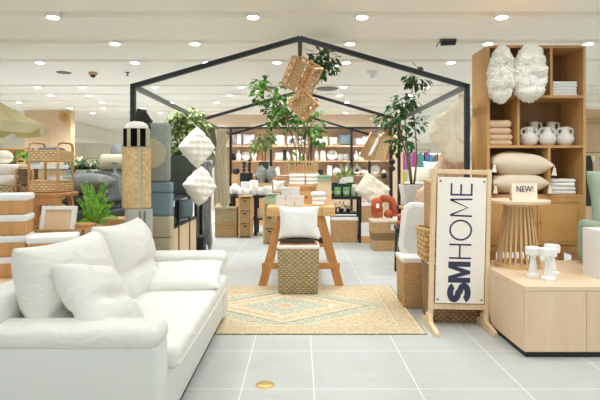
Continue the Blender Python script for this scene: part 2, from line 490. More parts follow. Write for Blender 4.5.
struct(B().b6(14, 14.2, -4, 31, 0, CE).obj('wall_right', 'wall'))
struct(B().b6(-2.95, 2.98, 15.0, 15.2, 0, CE).obj('wall_back', 'wall'))
struct(B().b6(-2.95, 2.98, 14.55, 15.0, 2.58, CE).obj('trim_1', 'wall_warm'))
# dropped duct running away over the aisle at the left, the timber clad pillar before it
struct(B().box((-8.3, 20.0, 2.69), (0.5, 9.0, 0.5), (0, 0, math.radians(5))).obj('trim_2', M['grey_bulk'] if 'grey_bulk' in M else 'wall'))
struct(B().b6(-7.75, -6.45, 13.5, 13.75, 0, CE).obj('wall_pillar', 'column_wood'))
struct(B().b6(PX(391, 14.8), PX(401, 14.8), 14.5, 14.99, 0, 2.58).obj('trim_3', 'column_wood'))

# ---------------------------------------------------------------- downlights
def downlight(x, y, label):
    t = thing('ceiling_downlight', label, 'downlight', (x, y, CE), 0, 'ceiling downlights')
    B().cyl((0, 0, -0.035), (0, 0, 0.068), 0.07, seg=20).obj('housing', 'white_paint', t, smooth=True, angle=40)
    B().cyl((0, 0, -0.039), (0, 0, -0.036), 0.058, seg=20).obj('lens', 'lens', t)
    return t
DL = {
 'the row nearest the camera': (5.12, [53, 253, 362, 502]),
 'the second row from the front': (6.21, [115, 195, 350, 488, 588]),
 'the third row from the front': (7.30, [40, 135, 207, 277, 346, 451]),
 'the fourth row from the front': (9.48, [38, 82, 155, 241, 344, 426]),
 'the fifth row from the front': (10.57, [51, 89, 155, 230, 340, 411]),
 'the sixth row from the front': (11.66, [19, 102, 171, 217, 347, 458]),
 'the seventh row from the front': (12.75, [70, 103, 143, 310]),
 'the row just before the wall shelves': (13.84, [93, 160, 285, 346, 444]),
}
LSPOTS = []
first = None
for row, (y, xs) in DL.items():
    for i, px in enumerate(xs):
        lab = 'white ceiling downlight, %s along from the left in %s' % (ORDL[i], row)
        x = PX(px, y)
        if first is None: first = downlight(x, y, lab)
        else: dup(first, (x, y, CE), label=lab)
        LSPOTS.append((x, y))
def spot(x, y, z, pw, size=150, rad=0.08, col=(0.91, 0.965, 1.0)):
    l = bpy.data.lights.new('downlight_or_fill_beam', 'SPOT'); l.energy = pw; l.spot_size = math.radians(size); l.spot_blend = 1.0
    l.shadow_soft_size = rad; l.color = col
    o = bpy.data.objects.new('downlight_or_fill_beam', l); COL.objects.link(o); o.location = (x, y, z); return o
for x, y in LSPOTS: spot(x, y, CE - 0.12, SPOT_W * (0.74 if y < 7.0 else 0.66 if y < 9 else 0.8))
# the same fittings go on over the aisle where the camera stands and behind it (out of frame)
for y in (-1.5, 0.4, 2.2, 3.6):
    for x in (-3.6, -1.8, 0.1, 1.9, 3.7): spot(x, y, CE - 0.12, SPOT_N)
for x in (1.5, 2.6): spot(x, 2.9, CE - 0.12, 34.0)  # added fill spots without fittings, to brighten the bookcase
for y in (9.0, 12.5, 17.0, 21.0, 25.0, 28.5):  # added fill spots without fittings, lifting the dark far floor and sides
    for x in (-12, -8.5, -5, 5, 8.5, 12): spot(x, y, CE - 0.12, SPOT_W * (1.5 if y < 13 else 2.6))
for y in (17.5, 22, 27):  # more added fill for the floor beyond the shelf wall
    for x in (-1.7, 1.7): spot(x, y, CE - 0.12, SPOT_W * (1.5 if y < 13 else 2.6))
for y in (3.0, 6.0):
    for x in (-10, -6, 6, 10): spot(x, y, CE - 0.12, SPOT_W * 1.0)
for x in (-2.4, -1.2, 0.0, 1.2, 2.4): spot(x, 14.05, CE - 0.12, SPOT_W * 0.8)  # added wall wash without fittings, to brighten the back shelves
# other ceiling fittings
tag(B().lathe([(0, -0.01), (0.10, -0.012), (0.12, -0.004), (0.12, 0)], 24).obj('ceiling_speaker', 'grey_metal', None, (PX(64, 8.2), 8.2, CE), smooth=True), 'dark grey oval ceiling speaker on the wide bare ceiling strip', 'speaker')
t = thing('security_camera', 'small dome security camera with brown ring under the ceiling', 'camera', (PX(93, 8.2), 8.2, CE))
B().lathe([(0.07, 0), (0.075, -0.03), (0.05, -0.045), (0, -0.045)], 18).obj('ring', 'kraft', t, smooth=True)
B().sph((0, 0, -0.045), 0.045).obj('dome', 'black', t, smooth=True)
tag(B().lathe([(0.04, 0), (0.04, -0.01), (0.012, -0.015), (0.012, -0.05), (0.035, -0.055), (0, -0.058)], 12).obj('ceiling_sprinkler', 'grey_metal', None, (PX(127.5, 8.2), 8.2, CE)), 'dark little sprinkler head next to the dome camera', 'sprinkler')
tag(B().lathe([(0.10, 0), (0.10, -0.02), (0.05, -0.04), (0.035, -0.11), (0, -0.12)], 16).obj('ceiling_sensor', 'white_paint', None, (PX(372.5, 8.1), 8.1, CE), smooth=True), 'white funnel shaped detector under the ceiling above the steel frame', 'detector')
for px, py, lab in ((265, 88, 'flat round grey ceiling vent above the large leafy plant'), (327, 88.5, 'flat round grey ceiling vent seen beside the rattan lanterns')):
    y = (CE - EYE) * FPX / (HY - py)
    tag(B().lathe([(0, -0.02), (0.2, -0.02), (0.24, 0)], 24).obj('ceiling_vent', 'grey_metal', None, (PX(px, y), y, CE), smooth=True), lab, 'vent', 'round ceiling vents')
t = thing('track_spotlight', 'black track spotlight with a loose wire under the ceiling', 'spotlight', (PX(448, 6.1), 6.1, CE))
B().box((0, 0, -0.015), (0.2, 0.06, 0.03)).obj('bracket', 'grey_metal', t)
B().cyl((-0.09, 0, -0.05), (0.09, -0.02, -0.05), 0.035, 0.03, 14).obj('head', 'black', t, smooth=True, angle=40)
B().tube([(-0.09, 0, -0.03), (-0.13, 0, -0.06), (-0.15, 0, -0.1)], 0.006).obj('wire', 'grey_metal', t)

# ---------------------------------------------------------------- the steel house frame
HW, EV, AP = 1.533, 2.06, 2.50
FY = [4.41, 7.43, 10.59]
fr = thing('house_frame', 'large black steel house shaped frame with three gables over the display', 'frame', (0, FY[0], 0))
bw = 0.042
for k, y in enumerate(FY):
    for sx in (-1, 1):
        B().b6(sx * HW - bw / 2, sx * HW + bw / 2, y - FY[0] - bw / 2, y - FY[0] + bw / 2, 0, EV + bw / 2).obj('post', 'black_metal', fr)
        B().beam((sx * HW, y - FY[0], EV), (0, y - FY[0], AP), bw, bw, (0, 1, 0)).obj('rafter', 'black_metal', fr)
for k in range(2):
    a, b_ = FY[k] - FY[0], FY[k + 1] - FY[0]
    for sx in (-1, 1):
        B().b6(sx * HW - bw / 2, sx * HW + bw / 2, a + bw / 2, b_ - bw / 2, EV - bw / 2, EV + bw / 2).obj('eave_beam', 'grey_metal', fr)  # dark steel like the posts; lighter grey puts reflected light into the colour
    B().b6(-bw / 2, bw / 2, a + bw / 2, b_ - bw / 2, AP - bw / 2, AP + bw / 2).obj('ridge_beam', 'black_metal', fr)

# ---------------------------------------------------------------- rug
def rug_mat():
    m, t, b = nt('medallion rug')
    c = t.nodes.new('ShaderNodeTexCoord'); s = t.nodes.new('ShaderNodeSeparateXYZ')
    t.links.new(c.outputs['Object'], s.inputs[0])
    ax = math_(t, 'ABSOLUTE', s.outputs[0]); ay = math_(t, 'ABSOLUTE', s.outputs[1])
    nz = noise_(t, objco(t), 16.0, 3)
    d = math_(t, 'ADD', math_(t, 'DIVIDE', ax, 0.92), math_(t, 'DIVIDE', ay, 0.62))
    st = math_(t, 'MULTIPLY', math_(t, 'FLOOR', math_(t, 'MULTIPLY', d, 22.0)), 1 / 22.0)
    cr = N(t, 'ShaderNodeValToRGB'); e = cr.color_ramp; e.interpolation = 'CONSTANT'
    stops = [(0.0, (194, 152, 124)), (0.05, (208, 192, 164)), (0.10, (176, 182, 166)), (0.36, (144, 150, 132)), (0.39, (212, 194, 164)), (0.52, (190, 166, 136)), (0.56, (210, 194, 166)),
             (0.70, (140, 146, 126)), (0.73, (182, 184, 166)), (0.92, (210, 192, 160)), (1.0, (206, 186, 152))]
    while len(e.elements) < len(stops): e.elements.new(0.5)
    for q, (p, cc) in zip(e.elements, stops): q.position = p; q.color = rgb(cc)
    t.links.new(math_(t, 'MULTIPLY', st, 0.86), cr.inputs[0])
    # small flowers
    v = N(t, 'ShaderNodeTexVoronoi'); v.inputs['Scale'].default_value = 34.0; t.links.new(objco(t), v.inputs['Vector'])
    fl = math_(t, 'LESS_THAN', v.outputs['Distance'], 0.34)
    hs = N(t, 'ShaderNodeSeparateXYZ'); t.links.new(v.outputs['Color'], hs.inputs[0])
    fcol = mixc(t, math_(t, 'GREATER_THAN', hs.outputs[0], 0.55), rgb((236, 224, 196)), rgb((192, 142, 108)))
    fcol = mixc(t, math_(t, 'GREATER_THAN', hs.outputs[1], 0.66), fcol, rgb((120, 132, 112)))
    col = mixc(t, math_(t, 'MULTIPLY', fl, 0.75), cr.outputs[0], fcol)
    # border bands
    e1 = math_(t, 'SUBTRACT', 1.14, ax); e2 = math_(t, 'SUBTRACT', 0.775, ay)
    ed = math_(t, 'MINIMUM', e1, e2)
    br = N(t, 'ShaderNodeValToRGB'); q = br.color_ramp; q.interpolation = 'CONSTANT'
    bst = [(0.0, (144, 144, 114)), (0.012, (212, 198, 170)), (0.04, (186, 162, 128)), (0.05, (202, 180, 146)), (0.17, (178, 162, 132)), (0.18, (210, 196, 168)), (0.21, (188, 174, 144))]
    while len(q.elements) < len(bst): q.elements.new(0.5)
    for el, (p, cc) in zip(q.elements, bst): el.position = p; el.color = rgb(cc)
    t.links.new(ed, br.inputs[0])
    bcol = mixc(t, math_(t, 'MULTIPLY', fl, 0.55), br.outputs[0], fcol)
    col = mixc(t, math_(t, 'LESS_THAN', ed, 0.22), col, bcol)
    t.links.new(mixc(t, math_(t, 'MULTIPLY', nz, 0.3), col, rgb((212, 196, 160))), b.inputs['Base Color'])
    b.inputs['Roughness'].default_value = 0.95; b.inputs['Specular IOR Level'].default_value = 0.1
    bump_(t, b, noise_(t, objco(t), 300.0, 2), 0.5, 0.004)
    return m
M['rug'] = rug_mat()
tag(B().b6(-1.14, 1.14, -0.775, 0.775, 0, 0.010, 0.003).obj('area_rug', 'rug', None, (-0.14, 4.535, 0.0)), 'low pile cream and sage patterned area rug with a diamond medallion', 'rug')
M['olive_trim'] = plain('rug binding', (136, 138, 104), 0.9)
t = thing('floor_plate', 'small round brass cover plate set in the grey floor tile', 'floor plate', (PX(265, 2.89), 2.89, 0))
B().lathe([(0, 0.003), (0.044, 0.003), (0.056, 0.001), (0.057, 0)], 28).obj('rim', 'brass', t, smooth=True)
B().lathe([(0, 0.0045), (0.036, 0.0045), (0.039, 0.003)], 28).obj('lid', 'gold', t, smooth=True)

# ---------------------------------------------------------------- sofa
so = thing('sofa', 'long white leather sofa with padded arms standing partly on the rug', 'sofa', (-1.05, 3.17, 0))
def S(x0, x1, y0, y1, z0, z1, bev, name, mat, sub=0, seg=3):
    return B().b6(x0 + 1.05, x1 + 1.05, y0 - 3.17, y1 - 3.17, z0, z1, bev, seg).obj(name, mat, so, smooth=True)
S(-1.46, -0.645, 2.16, 4.18, 0.05, 0.335, 0.02, 'base', 'leather_b')
S(-1.40, -0.655, 2.22, 4.12, 0.030, 0.055, 0.004, 'plinth', 'black')  # black strip standing in for the shaded gap under the base
for x in (-1.38, -0.70):
    for y in (2.26, 4.10):
        on = y > 3.76
        B().cyl((x + 1.05, y - 3.17, 0.010 if on else 0.0), (x + 1.05, y - 3.17, 0.05), 0.022, seg=12).obj('foot', 'black', so)
# seat cushion with piping
b = B().b6(-0.66, 0.46, -0.835, 0.83, 0.315, 0.428, 0.04, 4)
for v in b.bm.verts:
    if v.co.z > 0.40: v.co.z += 0.018 * (1 - (v.co.y / 0.83) ** 2) * (1 - ((v.co.x + 0.1) / 0.56) ** 2)
sc = b.obj('seat_cushion', 'leather', so, smooth=True)
B().tube([(0.455, -0.82, 0.345), (0.462, -0.4, 0.342), (0.462, 0.4, 0.342), (0.455, 0.82, 0.345)], 0.006).obj('piping', 'leather', sc)
# arms
for y0, y1, nm in ((2.13, 2.31, 'arm'), (4.0, 4.21, 'arm')):
    a = S(-1.46, -0.632, y0, y1, 0.05, 0.515, 0.025, nm, 'leather_b')
    bb = B()
    bb.box((0, 0, 0), (0.83, y1 - y0 + 0.03, 0.105), None, 0.049, 5)
    bb.obj('arm_pad', 'leather', a, (0.01, (y0 + y1) / 2 - 3.17, 0.54), (0, 0, 0), smooth=True)
# back
bk = B().b6(-0.50, -0.29, -1.03, 1.03, 0.05, 0.70, 0.05, 4)
for v in bk.bm.verts: v.co.x -= max(0, v.co.z - 0.3) * 0.12
bk.obj('back', 'leather_b', so, smooth=True)
for yc, wd, tl in ((2.70, 0.92, 0.03), (3.545, 0.88, 0.03)):
    q = B().pillow(wd * 1.03, 0.66, 0.32, n=26, k=0.085, crease=(-0.10, 0.62, 0.13), amp=0.014, seed=yc, p=3, ex=0.55)
    q.obj('back_cushion', 'leather', so, (-0.215, yc - 3.17, 0.605), (math.radians(-15), tl, PI / 2), sub=1)
cushion('throw_pillow', 'square white throw pillow leaning on the sofa back behind the near arm', 'leather', 0.47, 0.47, 0.20,
        (-1.02, 2.47, 0.615), (math.radians(-40), math.radians(13), math.radians(78)), cat='pillow', n=22, k=0.08, amp=0.014, crease=(-0.05, 0.5, 0.14))
cushion('throw_pillow', 'flat white pillow lying on the sofa seat against the far arm', 'leather', 0.72, 0.50, 0.125,
        (-0.945, 3.66, 0.482), (math.radians(-78), math.radians(-2), math.radians(5)), cat='pillow', n=18, k=0.05, amp=0.012, crease=(0.0, 0.3, 0.2))

# ---------------------------------------------------------------- trestle table and what stands on it
TT = 0.885
tt = thing('trestle_table', 'honey coloured wooden trestle table with splayed legs and crossbars', 'table', (0.01, 6.1, 0))
b = B()
for i in range(5): b.box((-0.30 + 0.15 * i + 0.0, 0, TT - 0.05), (0.148, 1.72, 0.10), None, 0.005)
b.obj('tabletop', 'table_top', tt)
for yy in (-0.77, 0.70):
    on = 0.010 if yy < -0.70 else 0.0
    for sx in (-1, 1):
        B().beam((sx * 0.425, yy, on), (sx * 0.215, yy, TT - 0.10), 0.10, 0.075, (0, 1, 0)).obj('leg', 'table_wood', tt)
    B().b6(-0.43, 0.43, yy - 0.055, yy - 0.03, 0.20, 0.265, 0.004).obj('crossbar', 'table_wood', tt)
    B().b6(-0.30, 0.30, yy - 0.02, yy + 0.02, 0.48, 0.54, 0.004).obj('brace', 'dark_wood', tt)
for o in list(tt.children):
    if o.name.startswith('leg'):
        # square feet: level the ends with the floor and top
        zs = sorted(v.co.z for v in o.data.vertices)
        lo = 0.010 if o.data.vertices[0].co.y < 0 else 0.0
        for v in o.data.vertices:
            if v.co.z < 0.3: v.co.z = lo
            elif v.co.z > 0.5: v.co.z = TT - 0.10

# seagrass hamper with a white cushion standing on it
hp = thing('seagrass_hamper', 'square seagrass hamper in front of the trestle table on the rug', 'basket', (PX(298.3, 5.10), 5.10, 0.010))
b = B().frustum((0, 0, 0), 0.405, 0.30, 0.435, 0.31, 0.48, 0.012); b.obj('body', 'wick_grey', hp, smooth=True, angle=50)
B().b6(-0.222, 0.222, -0.162, 0.162, 0.465, 0.50, 0.012, 3).obj('liner', 'linen', hp, smooth=True)
tag(B().b6(-0.20, 0.20, -0.14, 0.14, 0, 0.014, 0.004).obj('serving_board', 'mango', None, (hp.location.x, 5.10, 0.511)), 'thin brown wooden board lying on the seagrass hamper under the cushion', 'board')
tag(B().b6(-0.18, 0.18, -0.12, 0.12, 0, 0.012, 0.003).obj('folded_mat', 'black', None, (hp.location.x - 0.01, 5.10, 0.526)), 'dark folded mat on the wooden board below the white cushion', 'mat')
cushion('scatter_cushion', 'white ribbed square cushion standing on the hamper before the table', 'linen', 0.46, 0.37, 0.12, (hp.location.x + 0.005, 5.07, 0.735), (math.radians(-9), 0, 0), k=0.11, amp=0.008, n=16)

# small boxes along the front edge
M['white_box'] = plain('white box', (232, 230, 226), 0.5)
def wbox(px0, px1, Y, z, h, lab):
    x0, x1 = PX(px0, Y), PX(px1, Y)
    t = thing('gift_box', lab, 'box', ((x0 + x1) / 2, Y + 0.05, z), 0, 'white boxes on the trestle table')
    B().b6(-(x1 - x0) / 2, (x1 - x0) / 2, -0.05, 0.05, 0, h * .82, 0.003).obj('box_base', 'white_box', t)
    B().b6(-(x1 - x0) / 2 - 0.002, (x1 - x0) / 2 + 0.002, -0.052, 0.052, h * .74, h, 0.003).obj('lid', 'white_box', t)
    return t
for i, (a, c) in enumerate(((276, 284.6), (286, 294), (295, 303.6))):
    wbox(a, c, 5.34, TT, 0.115, 'small white box on the table front, %s of the lower three from the left' % ORDL[i])
for i, (a, c) in enumerate(((281.5, 290), (291, 299.5))):
    wbox(a, c, 5.345, TT + 0.116, 0.095, 'small white box stacked on the lower boxes, %s of the upper pair' % ORDL[i])
# folded white towels at the table front
def folded(name, lab, mat, x, y, z, w, d, h, cat='towel', group=None, rot=0.0):
    t = thing(name, lab, cat, (x, y, z), rot, group)
    b = B().b6(-w / 2, w / 2, -d / 2, d / 2, 0, h, h * .46, 4); b.obj('fold', mat, t, smooth=True)
    return t
tx = PX(318.5, 5.42)
for i, (h, dx) in enumerate(((0.055, 0), (0.05, .006), (0.05, -.004))):
    folded('folded_towel', 'folded white towel at the table front, %s of three' % ('lowest', 'middle', 'topmost')[i], 'linen', tx + dx, 5.45, TT + (0, .055, .105)[i], 0.15 + .005 * i, 0.2, h, group='towels on the trestle table', rot=0.05 * (i - 1))
# wooden box with a knob hole, towels on it, slatted crate on those
t = thing('wooden_box', 'plain wooden box with a dark finger hole behind the white boxes', 'box', (PX(306, 5.7), 5.9, TT))
B().b6(-0.12, 0.12, -0.16, 0.16, 0, 0.20, 0.004).obj('case', 'crate_wood', t)
B().cyl((0.005, -0.163, 0.075), (0.005, -0.155, 0.075), 0.012).obj('finger_hole', 'black', t)
bx = PX(304, 5.8)
tag(B().b6(-0.19, 0.19, -0.18, 0.18, 0, 0.02, 0.004).obj('wooden_board', 'table_top', None, (bx, 5.9, TT + 0.20)), 'thin pale board on the wooden box under the white towels', 'board')
for k in range(3):
    for i in range(2):
        folded('folded_towel', 'fluffy white towel below the slatted crate, %s one in the %s pile' % (('lowest', 'middle', 'topmost')[k], ('wider', 'narrower')[i]), 'linen', bx + (-0.085, 0.105)[i], 5.9, TT + 0.22 + 0.045 * k, (0.195, 0.17)[i], 0.3, 0.045, group='towels under the crate')
CZ = TT + 0.22 + 0.135
ct = thing('slatted_crate', 'slatted bamboo crate holding the tall leafy stems on the table', 'crate', (PX(303.5, 5.85), 5.92, CZ))
b = B()
cw, chh = 0.33, 0.155
for i in range(11):
    for y in (-0.13, 0.13): b.box((-cw / 2 + cw * i / 10, y, chh / 2), (0.016, 0.012, chh))
for i in range(9):
    for x in (-cw / 2, cw / 2): b.box((x, -0.13 + .26 * i / 8, chh / 2), (0.012, 0.016, chh))
b.obj('slats', 'slat', ct)
b = B()
for z in (0.008, chh - 0.005):
    for y in (-0.138, 0.138): b.box((0, y, z), (cw + 0.03, 0.014, 0.02))
    for x in (-cw / 2 - 0.008, cw / 2 + 0.008): b.box((x, 0, z), (0.014, 0.28, 0.02))
b.obj('frame', 'slat', ct)
B().b6(-cw / 2 + 0.01, cw / 2 - 0.01, -0.12, 0.12, 0.002, 0.10).obj('inner_box', 'kraft', ct)
# tall board with the sage lidded box
t = thing('wooden_block', 'upright pale wooden block at the table side under a sage box', 'block', (PX(324.5, 5.6), 5.64, TT))
B().b6(-0.08, 0.08, -0.05, 0.05, 0, 0.27, 0.003).obj('block', 'pine', t)
t = thing('storage_box', 'sage green lidded box on top of the upright wooden block', 'box', (PX(324, 5.6), 5.64, TT + 0.27))
B().b6(-0.075, 0.075, -0.06, 0.06, 0, 0.055, 0.003).obj('box_base', 'sage_box', t)
B().b6(-0.082, 0.082, -0.067, 0.067, 0.05, 0.075, 0.003).obj('lid', 'sage_box', t)
t = thing('storage_box', 'sage green tapered box with a flat lid beside the white boxes', 'box', (PX(272.5, 5.75), 5.75, TT))
B().frustum((0, 0, 0), 0.19, 0.16, 0.16, 0.14, 0.11, 0.004).obj('box_base', 'sage_box', t)
B().b6(-0.095, 0.095, -0.085, 0.085, 0.108, 0.122, 0.003).obj('lid', 'sage_box', t)
t = thing('tea_towel', 'white cloth with a red stripe draped over the sage box', 'cloth', (PX(279, 5.95), 5.95, TT + 0.122))
b = B().pillow(0.16, 0.16, 0.05, n=8, k=0.12, amp=0.01); b.obj('cloth', 'linen', t, (0, 0, 0.078), (math.radians(-20), 0, 0), smooth=True)
M['red'] = plain('red stripe', (186, 70, 50), 0.8)
B().beam((-0.02, -0.034, 0.03), (0.03, -0.02, 0.11), 0.004, 0.012, (0, 1, 0)).obj('stripe', 'red', t)
t = thing('wicker_caddy', 'small open wicker caddy with handle behind the white cloth', 'basket', (PX(280, 6.5), 6.5, TT))
B().frustum((0, 0, 0), 0.19, 0.14, 0.21, 0.16, 0.20, 0.006).obj('body', 'wick_tan', t)
B().tube([(-0.1, 0, 0.19), (-0.1, 0, 0.27), (-0.08, 0, 0.29), (0.08, 0, 0.29), (0.1, 0, 0.27), (0.1, 0, 0.19)], 0.008).obj('handle', 'rattan', t)
# kraft boxes towards the far end
tag(B().b6(-0.07, 0.07, -0.07, 0.07, 0, 0.28, 0.003).obj('kraft_box', 'kraft', None, (PX(281, 6.75), 6.75, TT)), 'upright brown cardboard box behind the wicker caddy', 'box')

# ---------------------------------------------------------------- the standing sign
SY = 3.94
sg = thing('standing_sign', 'white shop sign board with navy lettering in a pine floor stand', 'sign', (PX(457.8, SY), SY, 0))
lean = math.radians(1.3)
fx = 0.226
for sx in (-1, 1):
    pts = [(-0.235, 0.0), (-0.235, 0.028), (-0.18, 0.045), (-0.06, 0.06), (-0.032, 0.12), (0.032, 0.12), (0.06, 0.06), (0.18, 0.045), (0.235, 0.028), (0.235, 0.0)]
    q = B(); q.extrude_outline(pts, -0.017, 0.017)
    q.obj('foot', 'pine', sg, (sx * fx - 0.01, 0.0, 0), (0, 0, PI / 2))
for sx in (-1, 1): B().b6(sx * fx - 0.018, sx * fx + 0.018, -0.02, 0.02, 0.09, 1.30, 0.004).obj('post', 'pine', sg, (0, 0, 0), (0, lean, 0))
for z0, z1 in ((1.258, 1.296), (0.150, 0.195)): B().b6(-fx - 0.016, fx + 0.016, -0.016, 0.016, z0, z1, 0.003).obj('crossbar', 'pine', sg, (0, 0, 0), (0, lean, 0))
bd = B().b6(-0.198, 0.198, -0.028, -0.018, 0.205, 1.232, 0.001).obj('board', 'sign_w', sg, (0, 0, 0), (0, lean, 0))
def letters(name, polys, x0, z0, w_, h_):
    '''letters lie on their side, reading upwards: unit boxes (u along the text, v up the letter)'''
    q = B()
    for kind, data, wid in polys:
        pts = [(x0 - (v - .5) * h_, z0 + u * w_) for u, v in data]
        if kind == 'r': q.ribbon(pts, wid, -0.0292, -0.027)
        else: q.extrude_outline(pts, -0.0292, -0.027)
    return q.obj(name, 'ink', bd)
def arc(cx, cy, rx, ry, a0, a1, n=22): return [(cx + rx * math.cos(math.radians(a0 + (a1 - a0) * i / n)), cy + ry * math.sin(math.radians(a0 + (a1 - a0) * i / n))) for i in range(n + 1)]
CH = 0.180; zS, zM = 0.217, 0.373
S_ = arc(.5, .715, .36, .18, 12, 270) + arc(.5, .275, .38, .175, 90, -168)[1:]
letters('bold_letter', [('r', S_, 0.050)], -0.008, zS, 0.150, CH)
letters('bold_letter', [('p', [(0, 0), (0, 1), (.30, 1), (.5, .42), (.70, 1), (1, 1), (1, 0), (.76, 0), (.76, .62), (.575, 0), (.425, 0), (.24, .62), (.24, 0)], 0)], -0.008, zM, 0.172, CH)
tw = 0.014; z = 0.566
letters('thin_letter', [('r', [(.06, 0), (.06, 1)], tw), ('r', [(.94, 0), (.94, 1)], tw), ('r', [(.06, .52), (.94, .52)], tw)], -0.004, z, 0.125, CH)
letters('thin_letter', [('r', arc(.5, .5, .46, .48, 0, 364, 44), tw)], -0.004, z + 0.150, 0.172, CH)
letters('thin_letter', [('r', [(.04, 0), (.07, 1), (.09, .98), (.5, .2), (.91, .98), (.93, 1), (.96, 0)], tw)], -0.004, z + 0.345, 0.150, CH)
letters('thin_letter', [('r', [(.07, 0), (.07, 1)], tw), ('r', [(.07, .96), (1, .96)], tw), ('r', [(.07, .52), (.94, .52)], tw), ('r', [(.07, .04), (1, .04)], tw)], -0.004, z + 0.517, 0.100, CH)
for sx in (-1, 1):
    for z in (0.235, 1.20): B().cyl((sx * 0.178, -0.033, z), (sx * 0.178, -0.026, z), 0.008).obj('screw', 'grey_metal', bd)

# ---------------------------------------------------------------- low oak cabinet at the right
LX0, LX1, LY0, LY1, LH = 1.546, 3.23, 3.30, 4.25, 0.492
lc = thing('low_cabinet', 'long pale oak low cabinet with plain doors on a black plinth', 'cabinet', (LX0, LY0, 0))
B().b6(0.0, LX1 - LX0, 0, LY1 - LY0, LH - 0.03, LH, 0.002).obj('top', 'oak_top', lc)
B().b6(0.0, 0.018, 0.018, LY1 - LY0, 0.04, LH - 0.031).obj('side_panel', 'oak', lc)
B().b6(LX1 - LX0 - 0.018, LX1 - LX0, 0.018, LY1 - LY0, 0.04, LH - 0.031).obj('side_panel', 'oak', lc)
B().b6(0.02, LX1 - LX0 - 0.02, 0.03, LY1 - LY0, 0.045, LH - 0.04).obj('carcass', 'oak', lc)
for i in range(4):
    B().b6(0.0 + 0.425 * i + 0.001, 0.425 * (i + 1) - 0.002, 0.0, 0.018, 0.042, LH - 0.033, 0.001).obj('door', 'oak', lc)
B().b6(0.015, LX1 - LX0 - 0.015, 0.02, LY1 - LY0 - 0.02, 0.0, 0.042).obj('plinth', 'black', lc)

# slatted round side table with the card
st = thing('side_table', 'small round side table with a flared base of bamboo slats', 'table', (PX(518, 4.0), 4.0, LH))
for i in range(24):
    a = 2 * PI * i / 24; c, s_ = math.cos(a), math.sin(a)
    B().beam((0.165 * c, 0.165 * s_, 0.02), (0.105 * c, 0.105 * s_, 0.525), 0.014, 0.010, (c, s_, 0)).obj('slat', 'slat', st)
B().lathe([(0.155, 0), (0.178, 0), (0.178, 0.035), (0.155, 0.035), (0.155, 0)], 36).obj('base_ring', 'slat', st)
B().lathe([(0, 0.525), (0.24, 0.525), (0.245, 0.535), (0.245, 0.55), (0.24, 0.555), (0, 0.555)], 40).obj('tabletop', 'oak_top', st, smooth=True, angle=40)
B().lathe([(0, 0.50), (0.115, 0.50), (0.115, 0.525)], 24).obj('collar', 'slat', st)
cd = thing('sign_card', 'small blush tent card reading NEW on the slatted side table', 'card', (PX(524.5, 3.88), 3.88, LH + 0.555))
B().box((0, 0, 0.068), (0.205, 0.003, 0.137), (math.radians(-6), 0, 0)).obj('face', 'card', cd)
B().box((0, 0.03, 0.066), (0.205, 0.003, 0.135), (math.radians(14), 0, 0)).obj('back', 'card', cd)
text_mesh('lettering', 'NEW!', 0.135, 0.05, 0.0, 'ink', cd, (0, -0.0085, 0.092), (math.radians(84), 0, 0), 0.001)

# white hexagonal candle holders
def holder(x, y, h, lab):
    t = thing('candle_holder', lab, 'candle holder', (x, y, LH), 0, 'white candle holders')
    B().lathe([(0, 0), (0.052, 0), (0.055, 0.012), (0.05, 0.026), (0.036, 0.034)], 8).obj('base', 'white_paint', t)
    B().lathe([(0.034, 0.028), (0.030, 0.06), (0.022, h * .55), (0.021, h - 0.06)], 8).obj('stem', 'white_paint', t)
    B().lathe([(0, h - 0.062), (0.052, h - 0.062), (0.058, h - 0.052), (0.058, h - 0.008), (0.05, h), (0, h)], 8).obj('cup', 'white_paint', t)
    return t
holder(PX(533, 3.60), 3.60, 0.225, 'white faceted candle holder, shorter one beside the slatted side table')
holder(PX(548.5, 3.49), 3.49, 0.235, 'white faceted candle holder, tallest and nearest the cabinet front')
holder(PX(552, 3.68), 3.68, 0.23, 'white faceted candle holder half hidden behind the tallest one')

# boxed product and green lounge chair at the edge
t = thing('product_box', 'white printed carton with a grey chair picture at the cabinet edge', 'box', (2.30, 3.50, LH), math.radians(3))
B().b6(-0.115, 0.115, 0, 0.2, 0, 0.36, 0.002).obj('carton', 'white_box', t)
M['print'] = plain('grey print', (96, 100, 98), 0.7); M['print_l'] = plain('light grey print', (176, 178, 176), 0.7)
b = B(); b.sph((0, -0.001, 0.105), 0.07, (1.1, 0.02, 0.8)); b.sph((0.05, -0.001, 0.17), 0.06, (0.9, 0.02, 1)); b.obj('chair_picture', 'print', t, smooth=True)
b = B()
for i, (w_, z) in enumerate(((0.13, 0.325), (0.16, 0.305), (0.1, 0.285), (0.14, 0.265))): b.b6(-0.105, -0.105 + w_, -0.001, 0.001, z, z + 0.008)
b.obj('small_print', 'print_l', t)
gc = thing('lounge_chair', 'sage green padded lounge chair standing on the low cabinet', 'chair', (2.80, 3.95, LH))
B().box((0, 0.0, 0.19), (0.72, 0.5, 0.34), None, 0.09, 5).obj('seat', 'green_f', gc, smooth=True)
b = B().pillow(0.74, 0.50, 0.26, n=16, k=0.05, amp=0.02, crease=(0.1, 0.35, 0.2)); b.obj('backrest', 'green_f', gc, (0, 0.10, 0.56), (math.radians(-14), 0, 0), sub=1)
for sx in (-1, 1): B().box((sx * 0.36, -0.02, 0.20), (0.12, 0.46, 0.36), (0, 0, 0), 0.055, 4).obj('arm', 'green_f', gc, smooth=True)
B().b6(-0.3, 0.3, -0.2, 0.2, 0, 0.03).obj('base', 'black', gc)

